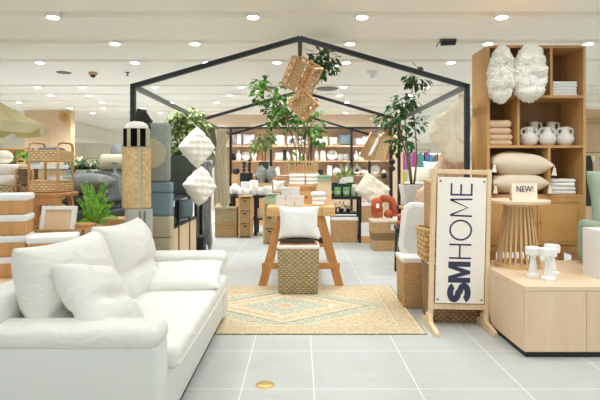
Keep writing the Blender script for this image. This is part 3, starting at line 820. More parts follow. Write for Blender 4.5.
# ---------------------------------------------------------------- tall bookcase
BX0, BX1, BY0, BY1, BT = 1.755, 2.68, 4.5, 4.9, 2.46
bc = thing('bookcase', 'tall oak bookcase with open cubbies and cane fronted doors', 'bookcase', (BX0, BY0, 0))
BW = BX1 - BX0; BD = BY1 - BY0; tk = 0.024
zz = lambda py: PZ(py, BY0)
B().b6(0, tk, 0, BD, 0.46, BT).obj('side_panel', 'book_wood', bc)
B().b6(BW - tk, BW, 0, BD, 0.46, BT).obj('side_panel', 'book_wood', bc)
B().b6(tk, BW - tk, 0, BD, BT - tk, BT).obj('top_panel', 'book_shelf', bc)
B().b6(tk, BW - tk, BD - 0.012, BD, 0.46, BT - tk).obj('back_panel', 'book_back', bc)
SH = [zz(96.5), zz(146.5), zz(196)]
for z in SH: B().b6(tk, BW - tk, 0, BD - 0.013, z - 0.012, z + 0.012).obj('shelf', 'book_shelf', bc)
DV = [(551.5, SH[0] + 0.012, BT - tk), (518.5, SH[1] + 0.012, SH[0] - 0.012), (549.5, SH[2] + 0.012, SH[1] - 0.012)]
for px, z0, z1 in DV:
    x = PX(px, BY0) - BX0; B().b6(x - 0.011, x + 0.011, 0.0, BD - 0.013, z0, z1).obj('divider', 'book_wood', bc)
d0, d1 = PZ(245, BY0), SH[2] - 0.014
xm = PX(537, BY0) - BX0
for x0, x1, kx in ((tk + .004, xm - 0.003, 1), (xm + 0.003, BW - tk - .004, 0)):
    d = B()
    fw = 0.045
    d.b6(x0, x0 + fw, -0.004, 0.018, d0, d1); d.b6(x1 - fw, x1, -0.004, 0.018, d0, d1)
    d.b6(x0 + fw, x1 - fw, -0.004, 0.018, d1 - fw, d1); d.b6(x0 + fw, x1 - fw, -0.004, 0.018, d0, d0 + fw)
    dr = d.obj('door', 'book_wood', bc)
    B().b6(x0 + fw, x1 - fw, 0.004, 0.012, d0 + fw, d1 - fw).obj('cane_panel', 'cane', dr)
    B().sph((x1 - 0.02 if kx else x0 + 0.02, -0.015, (d0 + d1) / 2), 0.011).obj('knob', 'gold', dr, smooth=True)
B().b6(0, BW, 0.005, BD, d0 - 0.07, d0 - 0.004).obj('bottom_rail', 'book_wood', bc)
for x in (0.03, BW - 0.09):
    for y in (0.02, BD - 0.08): B().b6(x, x + 0.06, y, y + 0.06, 0, d0 - 0.07).obj('leg', 'book_wood', bc)
# hanging shaggy pillows
for px0, px1, py0, py1, lab, sd in ((488.5, 513.5, 47, 102, 'narrower white ruffled oval pillow hung at the top of the bookcase', 2), (512.5, 545, 45.5, 101, 'wider white ruffled oval pillow hung at the top of the bookcase', 5)):
    Y = 4.42
    wv = (px1 - px0) * Y / FPX; hv = (py1 - py0) * Y / FPX
    b = B().pillow(wv * 1.03, hv * 1.05, 0.15, n=22, ell=True, amp=0.035, seed=sd)
    for v in b.bm.verts:
        v.co.x *= 1.0 - 0.28 * max(0, v.co.z / hv + 0.05) * 1.4
        v.co.y += 0.013 * math.sin(v.co.z * 62 + 3 * noise.noise(Vector((v.co.x * 8, 0, sd)))) * (1 if v.co.y > 0 else -1)
    c = P((px0 + px1) / 2, (py0 + py1) / 2, Y)
    b.fluff(3000, 0.017, 0.013, sd, .2)
    hpw = tag(b.obj('hanging_pillow', 'shag_w', None, (c.x, Y - 0.02 * (sd == 5), c.z), (math.radians(4), 0, 0), smooth=True), lab, 'pillow', 'ruffled pillows on the bookcase')
    B().tube([(0, 0.0, hv * .49), (0.0, 0.04, BT - 0.025 - c.z), (0.0, 0.10, BT - 0.022 - c.z)], .004, 6).obj('hanging_loop', 'cream_f', hpw)
# folded stacks
def stack(px0, px1, zb, n, h, Y, mat, lab, group, d=0.24, hs=None):
    x = (PX(px0, Y - d / 2) + PX(px1, Y - d / 2)) / 2; w_ = (px1 - px0) * (Y - d / 2) / FPX; z = zb
    for i in range(n):
        hh = hs[i] if hs else h
        k = n - 1 - i
        o = ORDT[-1] if k == n - 1 else ORDT[k]
        folded('folded_cloth', lab % o, mat, x + random.uniform(-.006, .006), Y, z, w_ - random.uniform(0, .012), d, hh, 'cloth', group, random.uniform(-.03, .03)); z += hh + 0.001
stack(553.5, 578.5, SH[0] + 0.012, 5, 0.027, 4.66, 'linen', 'folded white cloth in the bookcase top cubby, %s of the five', 'white cloths on the top shelf')
stack(488.5, 513.5, SH[1] + 0.012, 4, 0.062, 4.68, 'pink_f', 'folded blush knit throw in the bookcase, %s of the four', 'blush throws in the bookcase', 0.26, (0.05, 0.055, 0.06, 0.075))
stack(551.5, 576.5, SH[2] + 0.012, 4, 0.036, 4.66, 'linen', 'folded white cloth beside the tasselled cushions, %s of the four', 'white cloths on the lower shelf')
# two handled vases
def handled_vase(x, y, z, s_, lab):
    t = thing('handled_vase', lab, 'vase', (x, y, z), 0, 'two handled vases')
    B().lathe([(0, 0), (0.045, 0), (0.072, 0.03), (0.082, 0.065), (0.072, 0.10), (0.045, 0.122), (0.037, 0.135), (0.037, 0.175), (0.042, 0.182), (0.034, 0.182), (0.03, 0.14), (0, 0.13)], 24).obj('body', 'matte_cer', t, smooth=True, angle=50)
    for sx in (-1, 1):
        B().tube([(sx * 0.038, 0, 0.165), (sx * 0.06, 0, 0.168), (sx * 0.076, 0, 0.15), (sx * 0.076, 0, 0.12), (sx * 0.062, 0, 0.10)], 0.011, 8).obj('handle', 'matte_cer', t, smooth=True)
    t.scale = (s_, s_, s_); return t
zb = SH[1] + 0.012
for px, lab in ((529, 'matte ivory vase with two handles, beside the blush throws'), (547, 'matte ivory vase with two handles, middle of the row of three'), (565, 'matte ivory vase with two handles, at the outer end of the row')):
    handled_vase(PX(px, 4.63), 4.63, zb, 1.0, lab)
for px, lab in ((533.5, 'tall ivory jug with a loop handle behind the vase next to the throws'), (551, 'tall ivory jug with a loop handle behind the middle vase')):
    t = thing('tall_jug', lab, 'jug', (PX(px, 4.79), 4.79, zb), 0, 'tall ivory jugs')
    B().lathe([(0, 0), (0.05, 0), (0.052, 0.02), (0.04, 0.2), (0.042, 0.245), (0.036, 0.245), (0.034, 0.2), (0, 0.19)], 20).obj('body', 'ivory', t, smooth=True, angle=50)
    B().tube([(0.035, 0, 0.235), (0.075, 0, 0.235), (0.08, 0, 0.2), (0.06, 0, 0.09), (0.045, 0, 0.08)], 0.010).obj('handle', 'ivory', t, smooth=True)
# tasselled cushions
def tassel_cushion(px0, px1, py0, py1, Y, lab, mat, sd):
    w_ = (px1 - px0) * (Y - .1) / FPX; h_ = (py1 - py0) * (Y - .1) / FPX
    t = thing('tasselled_cushion', lab, 'cushion', ((PX(px0, Y - .1) + PX(px1, Y - .1)) / 2, Y, PZ(py1, Y - .1) + h_ / 2), 0, 'tasselled cushions')
    b = B().pillow(w_, 0.36, h_, n=18, k=0.04, amp=0.01, seed=sd, p=3, ex=0.6); b.obj('pad', mat, t, (0, 0, 0), (math.radians(90), 0, 0), sub=1)
    for sx in (-1, 1):
        for y in (-0.165,):
            q = B().sph((sx * (w_ / 2 - 0.02) - 0.0, y - 0.02, -0.035), 0.014)
            q.lathe([(0.012, -0.04), (0.022, -0.085), (0.026, -0.095), (0, -0.095)], 10, (sx * (w_ / 2 - 0.02), y - 0.02, 0))
            q.tube([(sx * (w_ / 2 - 0.012), y, 0), (sx * (w_ / 2 - 0.02), y - 0.018, -0.03)], 0.004, 5)
            q.obj('tassel', 'cream_f', t, smooth=True)
    return t
z3 = SH[2] + 0.012
c1 = tassel_cushion(489.5, 547.5, 172.5, 194.8, 4.66, 'lower blush and ivory cushion with tassels in the bookcase', 'beige_f', 1); c1.location.z = z3 + (22.3 * 4.56 / FPX) / 2
c2 = tassel_cushion(488.8, 552, 151.5, 176, 4.65, 'upper blush and ivory cushion with tassels lying on another', 'beige_f', 4); c2.location.z = z3 + (22.3 * 4.56 / FPX) + (22.5 * 4.55 / FPX) / 2 - 0.03
c2.rotation_euler = (0, math.radians(3), 0)
# ---------------------------------------------------------------- plants
def foliage(name, clusters, mat, parent, n, L, W, seed, loc=(0, 0, 0), droop=0.3):
    """clusters: (centre, radius xyz); n leaves shared by volume"""
    rnd = random.Random(seed); b = B()
    vol = [r[0] * r[2] for c, r in clusters]; tot = sum(vol)
    for (c, r), v in zip(clusters, vol):
        for i in range(max(3, int(n * v / tot))):
            while True:
                q = Vector((rnd.uniform(-1, 1), rnd.uniform(-1, 1), rnd.uniform(-1, 1)))
                if q.length <= 1: break
            p = Vector(c) + Vector((q.x * r[0], q.y * r[1], q.z * r[2]))
            d = Vector((q.x + rnd.uniform(-.8, .8), q.y + rnd.uniform(-.8, .8), q.z * .5 + rnd.uniform(-.6, .5) - droop))
            if d.length < .1: d = Vector((1, 0, 0))
            b.leaf(p, d, Vector((rnd.uniform(-.5, .5), rnd.uniform(-1, .2), 1)), L * rnd.uniform(.7, 1.2), W * rnd.uniform(.7, 1.2))
    return b.obj(name, mat, parent, loc)
def rel(px, py, Y, o): return P(px, py, Y) - Vector(o)

# centre stems in the slatted crate: a plant of its own
o = Vector((PX(303.5, 5.92), 5.92, CZ + 0.1))
tr = thing('leafy_tree', 'tall many stemmed leafy plant rising from the slatted crate', 'plant', o)
def stem(pts, Y, o, parent, r=0.010, tip=0.005, dy=0.0):
    n = len(pts); B().tube([rel(x, y, Y + dy * i / n, o) for i, (x, y) in enumerate(pts)], r, 7, taper=tip).obj('stem', 'bark', parent, smooth=True)
Y = 5.92
for pts, dy in (([(297, 172), (296, 150), (291, 132), (284, 112), (275, 96), (266, 86)], -.2), ([(301, 172), (299, 150), (298, 128), (296, 108), (290, 94)], .1), ([(304, 172), (304, 150), (307, 126), (311, 100), (316, 76), (322, 58)], .15),
                ([(307, 172), (309, 150), (311, 132), (312, 118)], -.1), ([(310, 172), (312, 152), (314, 136), (318, 126)], .1), ([(300, 172), (303, 158), (301, 140), (305, 118)], .0), ([(294, 172), (293, 160), (288, 150), (286, 138)], -.05)):
    stem(pts, Y, o, tr, dy=dy)
def cl(px, py, rx, rz, Y, o, ry=None):
    k = Y / FPX; return (rel(px, py, Y, o), (rx * k, (ry or rx) * k, rz * k))
foliage('foliage', [cl(266, 90, 15, 12, Y, o), cl(284, 100, 16, 12, Y, o), cl(276, 112, 12, 14, Y, o), cl(298, 112, 8, 10, Y, o), cl(288, 126, 7, 7, Y, o), cl(312, 128, 12, 9, Y, o), cl(298, 140, 5, 6, Y, o), cl(320, 137, 8, 6, Y, o),
                    cl(294, 160, 7, 6, Y, o), cl(312, 112, 8, 8, Y, o), cl(262, 80, 8, 5, Y, o)], 'leaf_a', tr, 400, 0.095, 0.06, 3)
foliage('upper_foliage', [cl(324, 57, 14, 10, Y, o), cl(328, 68, 10, 7, Y, o), cl(319, 72, 6, 6, Y, o), cl(306, 100, 10, 5, Y, o)], 'leaf_b', tr, 190, 0.095, 0.06, 5)

# potted tree at the right
Y = 6.75
o = Vector((PX(414, Y), Y, 0.775))
tr = thing('potted_tree', 'dark leaved tree with slim trunks in a square pale grey pot', 'plant', o)
wt = 26 * Y / FPX; hp_ = PZ(184.5, Y) - 0.775
B().frustum((0, 0, 0), wt * .72, wt * .72, wt, wt, hp_, 0.006).obj('pot', 'pot_w', tr)
B().b6(-wt * .46, wt * .46, -wt * .46, wt * .46, hp_ - 0.01, hp_ + 0.004).obj('soil', 'dark_wood', tr)
for pts, dy in (([(412, 184), (410, 165), (407, 148), (406, 130), (404, 112), (412, 92), (414, 74)], 0), ([(414, 184), (417, 160), (416, 140), (414, 118), (410, 104)], .1), ([(411, 184), (408, 160), (402, 140), (398, 128), (392, 118)], -.1)):
    stem(pts, Y, o, tr, 0.014, 0.006, dy)
foliage('foliage', [cl(418, 80, 10, 7, Y, o), cl(410, 79, 5, 5, Y, o), cl(405, 100, 12, 8, Y, o), cl(398, 106, 8, 7, Y, o), cl(388, 118, 12, 8, Y, o), cl(412, 110, 9, 8, Y, o), cl(404, 124, 10, 8, Y, o), cl(418, 124, 9, 6, Y, o),
                    cl(396, 142, 6, 12, Y, o), cl(418, 68, 4, 3, Y, o), cl(408, 140, 6, 8, Y, o), cl(420, 92, 3, 3, Y, o)], 'leaf_b', tr, 300, 0.12, 0.062, 11)
# planter with a bushy tree on the black shelving at the left
Y = 6.7
o = Vector((PX(183, Y), Y, 0.957))
tr = thing('potted_tree', 'bushy variegated tree in a dark green box planter on black shelving', 'plant', o)
wp = 26 * Y / FPX; hp_ = PZ(155.5, Y - .16) - 0.957
B().frustum((0, 0, 0), wp * .86, .30, wp, .34, hp_, 0.008).obj('planter', 'planter', tr)
B().b6(-wp * .45, wp * .45, -.15, .15, hp_ - 0.02, hp_ - 0.008).obj('soil', 'dark_wood', tr)
for pts in ([(178, 155), (177, 140), (180, 126), (184, 116)], [(181, 155), (182, 140), (190, 128), (198, 120)]): stem(pts, Y, o, tr, 0.012, 0.006)
foliage('foliage', [cl(178, 123, 10, 10, Y, o), cl(190, 117, 13, 9, Y, o), cl(199, 126, 8, 10, Y, o), cl(186, 131, 12, 10, Y, o), cl(175, 148, 6, 7, Y, o), cl(172, 134, 5, 6, Y, o), cl(203, 137, 5, 6, Y, o)], 'leaf_c', tr, 800, 0.095, 0.055, 8)
foliage('lower_foliage', [cl(174, 150, 4, 6, Y, o), cl(180, 151, 5, 4, Y, o)], 'leaf_a', tr, 40, 0.08, 0.05, 18)

# ---------------------------------------------------------------- rattan lanterns on the ridge
def lattice_lantern(c, size, rot, lab, seed, slim):
    t = thing('hanging_lantern', lab, 'lantern', c, rot, 'rattan lanterns under the ridge')
    sx, sy, sz = (v / 2 for v in size)
    b = B()
    for ax in range(3):
        for s1 in (-1, 1):
            for s2 in (-1, 1):
                q = [0, 0, 0]; r_ = [0, 0, 0]; ds = (sx, sy, sz); i, j = [k for k in range(3) if k != ax]
                q[i] = r_[i] = s1 * ds[i]; q[j] = r_[j] = s2 * ds[j]; q[ax] = -ds[ax] * 1.06; r_[ax] = ds[ax] * 1.06
                b.cyl(q, r_, 0.010, seg=8)
    b.obj('frame', 'rattan', t, smooth=True, angle=40)
    b = B()
    for f in (-1, 1):
        for i in range(1, slim):
            x = -sx + 2 * sx * i / slim
            b.box((x, f * sy, 0), (0.014, 0.010, 2 * sz)); z = -sz + 2 * sz * i / slim
            b.box((0, f * sy, z), (2 * sx, 0.008, 0.012))
            b.box((f * sx, 0, z), (0.008, 2 * sy, 0.012))
            y = -sy + 2 * sy * i / slim; b.box((f * sx, y, 0), (0.008, 0.012, 2 * sz))
    b.obj('lattice', 'rattan_dk', t)
    B().box((0.0, -sy - 0.006, 0), (sx * 0.62, 0.012, 2 * sz * 0.98)).obj('woven_band', 'wick_pale', t)
    B().box((0, sy + .006, 0), (sx * .62, .012, 2 * sz * .98)).obj('woven_band', 'wick_pale', t)
    return t
Y = 4.95
t = lattice_lantern(P(302, 76, Y), (0.27, 0.2, 0.30), Euler((math.radians(12), math.radians(32), math.radians(-24))), 'tilted square rattan lattice lantern, upper of the two under the ridge', 1, 4)
B().cyl(P(301, 62, Y), (0.0, Y, 2.479), 0.004, seg=6).obj('cord', 'black', None)
bpy.data.objects['cord'].parent = t; bpy.context.view_layer.update()
bpy.data.objects['cord'].matrix_parent_inverse = Matrix.LocRotScale(t.location, t.rotation_euler, None).inverted()
t = lattice_lantern(P(303, 104, Y + .1), (0.23, 0.2, 0.22), Euler((math.radians(20), math.radians(42), math.radians(15))), 'tilted rattan lattice lantern, lower of the two among the leaves', 2, 4)
c = B().cyl(P(303, 92, Y + .1), P(303, 85, Y + .08), 0.004, seg=6).obj('hanging_cord', 'black', None)
c.parent = t; c.matrix_parent_inverse = Matrix.LocRotScale(t.location, t.rotation_euler, None).inverted()

# ---------------------------------------------------------------- right: hampers, sheepskins, table
# hamper with liner and open padded lid
t = thing('laundry_hamper', 'tan wicker hamper with white liner and open padded lid next to the rug', 'basket', (1.135, 4.62, 0))
B().frustum((0, 0, 0), 0.34, 0.30, 0.36, 0.34, 0.46, 0.015).obj('body', 'wick_tan', t, smooth=True, angle=50)
B().frustum((0, 0, 0.425), 0.362, 0.342, 0.372, 0.352, 0.05, 0.012).obj('liner', 'linen', t, smooth=True)
ld = B().rrect(0.35, 0.52, 0.10, -.022, .022).obj('lid', 'linen', t, (0.05, 0.13, 0.69), (math.radians(-12), math.radians(7), math.radians(-10)))
B().rrect(0.29, 0.46, 0.08, -.032, -.0225).obj('lid_padding', 'pot_w', ld)
RIM = []
for ux, uz, q0 in ((1, 1, 0), (-1, 1, 90), (-1, -1, 180), (1, -1, 270)):
    for dq in (0, 30, 60, 90):
        an = math.radians(q0 + dq); RIM.append((.075 * ux + .1 * math.cos(an), 0, .16 * uz + .1 * math.sin(an)))
B().tube(RIM, .020, 8, True).obj('rim', 'linen', ld, smooth=True)
# stack behind the sign
t = thing('wicker_basket', 'tall dark brown wicker basket at the bottom behind the sign', 'basket', (1.31, 4.20, 0))
B().frustum((0, 0, 0), 0.41, 0.28, 0.43, 0.30, 0.50, 0.012).obj('body', 'wick_dark', t, smooth=True, angle=50)
B().frustum((0, 0, 0.49), 0.435, 0.305, 0.44, 0.31, 0.022, 0.005).obj('liner', 'linen', t)
t = thing('wicker_basket', 'braided pale wicker basket on top of the dark brown one', 'basket', (1.29, 4.20, 0.512))
B().frustum((0, 0, 0), 0.46, 0.29, 0.48, 0.31, 0.265, 0.02).obj('body', 'wick_braid', t, smooth=True, angle=50)
B().tube([(-.24, -.155, .265), (.24, -.155, .265), (.24, .155, .265), (-.24, .155, .265)], 0.014, 8, True).obj('rim', 'rattan', t, smooth=True)
t = thing('wicker_basket', 'upright fine tan wicker box topping the stack behind the sign', 'basket', (1.305, 4.20, 0.792))
B().b6(-.19, .19, -.13, .13, 0, .40, .012).obj('body', 'wick_tan', t)
B().b6(-.195, .195, -.135, .135, .385, .41, .008).obj('rim', 'rattan', t)
# sheepskins hung on the eave beam
def skin(pts, Y, mat, lab, seed, y_th=0.05, grp='sheepskins on the steel frame'):
    b = B()
    xs = [p[0] for p in pts]; cx = sum(xs) / len(xs); cy = sum(p[1] for p in pts) / len(pts)
    # concentric rings of the outline, thicker towards the middle
    n = len(pts); dense = []
    for i in range(n):
        a, c = Vector(pts[i]), Vector(pts[(i + 1) % n])
        for k in range(5): dense.append(a.lerp(c, k / 5))
    for it in range(2): dense = [(dense[i - 1] + dense[i] * 2 + dense[(i + 1) % len(dense)]) / 4 for i in range(len(dense))]
    rings = []
    for side in (-1, 1):
        for f in (1.0, .93, .8, .6, .4, .2):
            ring = []
            for q in dense:
                x = cx + (q.x - cx) * f; y = cy + (q.y - cy) * f
                p = P(x, y, Y)
                th = y_th * math.sqrt(max(0, 1 - f ** 3)) if f < 1 else 0
                th *= 1 + .7 * noise.noise(Vector((x * .16, y * .16, seed)))
                ring.append(b.bm.verts.new(p + Vector((0, side * th, 0)) + Vector((noise.noise(Vector((x * .4, y * .4, seed))), 0, noise.noise(Vector((x * .4, y * .4, seed + 5))))) * 0.02))
            rings.append(ring)
    m = len(dense)
    for half in (rings[:6], rings[6:]):
        for a, c in zip(half, half[1:]):
            for i in range(m): b.bm.faces.new((a[i], a[(i + 1) % m], c[(i + 1) % m], c[i]))
        b.bm.faces.new(half[-1])
    bmesh.ops.remove_doubles(b.bm, verts=b.bm.verts, dist=1e-5)
    ctr = P(cx, cy, Y)
    for v in b.bm.verts: v.co -= ctr
    b.fluff(3000, .02, .013, seed, .3)
    return tag(b.obj('sheepskin', mat, None, ctr, smooth=True), lab, 'sheepskin', grp)
skin([(466, 90), (471, 100), (470, 150), (464, 164), (452, 164), (444, 156), (439, 148), (431, 140), (428, 131), (434, 118), (444, 112), (455, 102)], 4.75, 'shag_c', 'cream sheepskin hanging from the frame beside the bookcase', 3)
skin([(462, 140), (470, 150), (470, 200), (460, 208), (440, 208), (416, 210), (416, 192), (427, 182), (434, 170), (444, 150), (452, 144)], 4.92, 'shag_p', 'blush pink sheepskin hanging below the cream one', 8)
skin([(137, 110), (143, 109), (149, 116), (152, 124), (150, 140), (140, 146), (136, 130)], 4.62, 'shag_dk', 'dark grey sheepskin hung on the frame post above the rugs', 6)
# dark table behind the hampers with the potted tree and orange things
t = thing('display_table', 'black display table carrying the potted tree behind the hampers', 'table', (1.78, 6.62, 0))
B().b6(-.38, .40, -.40, .36, .735, .775).obj('tabletop', 'black', t)
for sx in (-.34, .38):
    for sy in (-.37, .33): B().b6(sx - .02, sx + .02, sy - .02, sy + .02, 0, .735).obj('leg', 'black', t)
t = thing('orange_pot', 'small orange handled pot on the black table by the tree', 'pot', (PX(419, 6.32), 6.32, 0.775))
B().lathe([(0, 0), (.055, 0), (.07, .03), (.068, .10), (.05, .12), (0, .12)], 18).obj('body', 'orange_f', t, smooth=True)
B().tube([(-.03, 0, .115), (-.03, 0, .15), (.03, 0, .15), (.03, 0, .115)], .008).obj('handle', 'orange_f', t, smooth=True)
tag(B().b6(-.12, .12, -.1, .1, 0, .03, .008).obj('wooden_tray', 'mango', None, (PX(409, 6.35), 6.34, .775)), 'dark wooden tray on the black table by the orange pot', 'tray')
for (px, py, r, lab) in ((403, 214, .06, 'orange round cushion, larger one on the stool behind the hamper'), (402, 222, .045, 'orange round cushion, smaller lower one behind the hamper')):
    pass
t = thing('black_stool', 'slim black stool behind the hamper under orange cushions', 'stool', (PX(404, 6.0), 6.0, 0))
B().b6(-.11, .11, -.11, .11, .55, .58, .01).obj('seat', 'black', t)
for sx in (-1, 1):
    for sy in (-1, 1): B().cyl((sx * .09, sy * .09, 0), (sx * .08, sy * .08, .55), .014).obj('leg', 'black', t)
tag(B().sph((0, 0, 0), .09, (1.1, 1, .5)).obj('round_cushion', 'orange_f', None, (PX(404, 6.0), 6.0, .625), smooth=True), 'round orange cushion, lower of the pair on the black stool', 'cushion', 'orange cushions on the stool')
tag(B().sph((0, 0, 0), .08, (1.1, 1, .5)).obj('round_cushion', 'orange_f', None, (PX(404, 6.0), 6.0, .71), smooth=True), 'round orange cushion, upper of the pair on the black stool', 'cushion', 'orange cushions on the stool')
# banded laundry basket with orange bolsters
Yb = 7.75
LBX = -.05
t = thing('laundry_basket', 'square wicker laundry basket with a darker band holding orange cushions', 'basket', (PX(383, Yb), Yb, 0))
B().frustum((0, 0, 0), .36, .34, .41, .38, .46, .01).obj('body', 'wick_band', t)
B().frustum((0, 0, .455), .415, .385, .42, .39, .035, .008).obj('liner', 'beige_f', t)
B().b6(.09, .14, -.198, -.193, .33, .43).obj('label_card', 'white_paint', t, (0, .0, 0))
zt = .49
def bolster(pts, r, lab):
    o = P(pts[0][0], pts[0][1], Yb)
    pp = [rel(x, y, Yb, o) for x, y in pts]
    b = B().tube(pp, r, 14); b.sph(pp[0], r, u=14, v=10); b.sph(pp[-1], r, u=14, v=10)
    return tag(b.obj('bolster_cushion', 'orange_f', None, o, smooth=True), lab, 'cushion', 'orange cushions in the basket')
q = bolster([(377, 212.5), (376.5, 206), (377, 203)], .092, 'upright orange cushion with a white tag in the wicker basket')
B().b6(-.03, .02, -.103, -.094, .08, .15).obj('tag', 'white_paint', q)
bolster([(383, 198.5), (388, 198.5), (392, 201), (394, 206), (394.5, 213)], .06, 'arched orange cushion looping over the small one')
bolster([(387.5, 214), (389, 213.5)], .062, 'small round orange cushion beneath the arched one')
# black console with green bottles
Yc = 8.66
tz = PZ(196.5, Yc - .2)
t = thing('console_table', 'black console table with green bottles behind the trestle table', 'table', (PX(341, Yc), Yc, 0))
wd = 38 * Yc / FPX / 2
B().b6(-wd, wd, -.22, .22, tz - .05, tz).obj('tabletop', 'black', t)
for sx in (-1, 1):
    for sy in (-1, 1): B().b6(sx * (wd - .02) - .02, sx * (wd - .02) + .02, sy * .19 - .03, sy * .19 + .03, 0, tz - .05).obj('leg', 'black', t)
B().b6(-wd + .06, wd - .06, -.17, .17, .50, .53).obj('lower_shelf', 'black', t)
for i, (px, mt, cn) in enumerate(((329.5, 'bottle_d', 'dark green'), (337.5, 'bottle_g', 'moss green'), (346.2, 'bottle_g', 'grass green'), (354.5, 'sage_box', 'pale green'))):
    t = thing('scent_jar', '%s scent jar on the black console, %s along from the wooden block' % (cn, ORDL[i]), 'jar', (PX(px, Yc - .1), Yc - .1, tz), 0, 'green jars on the console')
    B().lathe([(0, 0), (.055, 0), (.06, .01), (.06, .15), (.045, .165), (0, .165)], 16).obj('body', mt, t, smooth=True, angle=50)
    B().cyl((0, 0, .16), (0, 0, .215), .042, seg=14).obj('cap', 'bottle_d' if i < 3 else 'matte_cer', t)
    B().lathe([(.0608, .04), (.0608, .10)], 16).obj('paper_label', 'sage_box', t)
for px, z_, h_, mt, lab in ((333.5, 0, .24, 'bottle_d', 'dark green carton behind the jars nearest the wooden block'), (342.5, 0, .22, 'bottle_d', 'dark green carton standing in the middle behind the jars'), (351, 0, .24, 'leaf_b', 'mid green carton behind the pale green jar'), (347.5, .24, .10, 'white_box', 'white and pink carton lying on the green cartons')):
    q_ = B().b6(-.075 if z_ == 0 else -.10, .075 if z_ == 0 else .10, -.04, .04, 0, h_, .003)
    tag(q_.obj('boxed_set', mt, None, (PX(px, Yc + .06), Yc + .06, tz + z_)), lab, 'box')
for i, (px, mt) in enumerate(((334, 'bottle_d'), (341, 'leaf_a'), (348, 'leaf_b'))):
    t = thing('potted_succulent', 'little green plant on the console lower shelf, %s one along' % ORDL[i], 'plant', (PX(px, Yc), Yc - .05, .53), 0, 'plants on the lower shelf')
    B().lathe([(0, 0), (.04, 0), (.05, .06), (0, .06)], 12).obj('pot', 'black', t)
    foliage('foliage', [((0, 0, .1), (.06, .06, .05))], 'leaf_a', t, 22, .06, .03, i)
t = thing('storage_basket', 'tan woven basket with white liner under the black console', 'basket', (PX(344, 8.62), 8.64, 0))
B().frustum((0, 0, 0), .46, .28, .48, .30, .40, .01).obj('body', 'wick_tan', t)
B().frustum((0, 0, .39), .485, .305, .49, .31, .06, .012).obj('liner', 'linen', t)
# leafy sprays standing behind the green bottles
t = thing('palm_leaf_vase', 'yellow green leafy spray lying behind the green bottles', 'plant', (PX(342, Yc + .3), Yc + .3, tz))
B().lathe([(0, 0), (.05, 0), (.06, .2), (.04, .30), (0, .30)], 12).obj('vase', 'matte_cer', t, (0, -.12, 0), smooth=True)
b = B()
for i in range(16):
    b.leaf(Vector((0, -.2, .30)), Vector((random.uniform(-.9, 1.0), random.uniform(-.4, .2), random.uniform(.1, .7))), Vector((0, -1, .3)), random.uniform(.18, .32), .05)
b.obj('leaves', 'leaf_c', t)
# rattan baskets and the ivory fringed cushion
Yd = 8.3
t = thing('wicker_chest', 'low wicker chest stacked on a carton under the ivory cushion', 'basket', (PX(370, Yd + .3) + .02, Yd + .3, .36))
B().b6(-.19, .19, -.16, .16, 0, .30, .01).obj('body', 'wick_tan', t)
B().b6(-.195, .195, -.165, .165, .29, .33, .008).obj('lid', 'linen', t)
t = thing('printed_carton', 'white carton with a faint picture under the wicker chest', 'box', (PX(370, Yd + .3) + .02, Yd + .3, .0))
B().b6(-.2, .2, -.17, .17, .12, .36, .003).obj('carton', 'white_box', t)
B().b6(-.09, .12, -.172, -.1705, .18, .30).obj('picture', 'beige_f', t)
B().b6(-.2, .2, -.17, .17, 0, .12, .003).obj('base_box', 'kraft', t)
cushion('fringed_cushion', 'ivory fringed cushion standing on the wicker chest', 'cream_f', .54, .44, .22, (PX(372.5, Yd + .22), Yd + .22, .93), (math.radians(-16), math.radians(36), 0), n=20, amp=.035, seed=3, k=.0)
cushion('fringed_cushion', 'ivory cushion half hidden behind the fringed one', 'cream_f', .40, .30, .14, (PX(379, Yd + .45), Yd + .45, .83), (math.radians(-12), math.radians(-12), 0), n=12, amp=.01, seed=4)
# rattan trays and white pillow hung at the far corner of the frame
Yt = 9.9
for px, rz, mt, lab, dy, ww in ((370.5, 26, 'wick_tan', 'tilted rattan tray hung on the frame, inner one by the ivory pillow', .07, .24), (383.5, 26, 'wick_pale', 'tilted rattan tray hung on the frame, outer one with a fine weave', -.07, .26)):
    t = thing('hanging_tray', lab, 'tray', P(px, 147, Yt + dy), (0, math.radians(rz), 0), 'rattan trays on the frame')
    B().b6(-ww / 2, ww / 2, -.012, .012, -.27, .27, .01).obj('base', mt, t)
    B().tube([(-ww / 2, -.02, -.27), (ww / 2, -.02, -.27), (ww / 2, -.02, .27), (-ww / 2, -.02, .27)], .018, 8, True).obj('rim', 'rattan', t, smooth=True)
cushion('hanging_pillow', 'slim white pillow hung between the two rattan trays', 'linen', .20, .56, .10, P(377.5, 146, Yt - .02), (0, math.radians(26), 0), n=10, cat='pillow')
t = thing('wall_lamp', 'black gooseneck lamps clipped to the timber end post', 'lamp', (PX(391, 10.2), 10.2, 0))
B().b6(-.03, .03, -.03, .03, 0, 1.65).obj('stand', 'black', t)
for px, py in ((392, 162), (392, 168.5), (384, 176)):
    c_ = rel(px, py, 10.2, t.location)
    B().lathe([(.07, 0), (.055, .06), (.02, .09), (0, .09)], 14, c_, Euler((math.radians(60), math.radians(-25), 0)).to_matrix().to_4x4()).obj('shade', 'black', t, smooth=True)
    B().cyl(c_, (0, 0, c_.z), .008).obj('arm', 'black', t)

# ---------------------------------------------------------------- left: rugs, cushions, black shelving
def slabrug(name, lab, x0, x1, Y, th, ztop, bands, grp='display rugs', round_=0.06, back='grey_rug'):
    t = thing(name, lab, 'rug', ((x0 + x1) / 2, Y, 0), 0, grp)
    w_ = (x1 - x0) / 2
    return t, w_
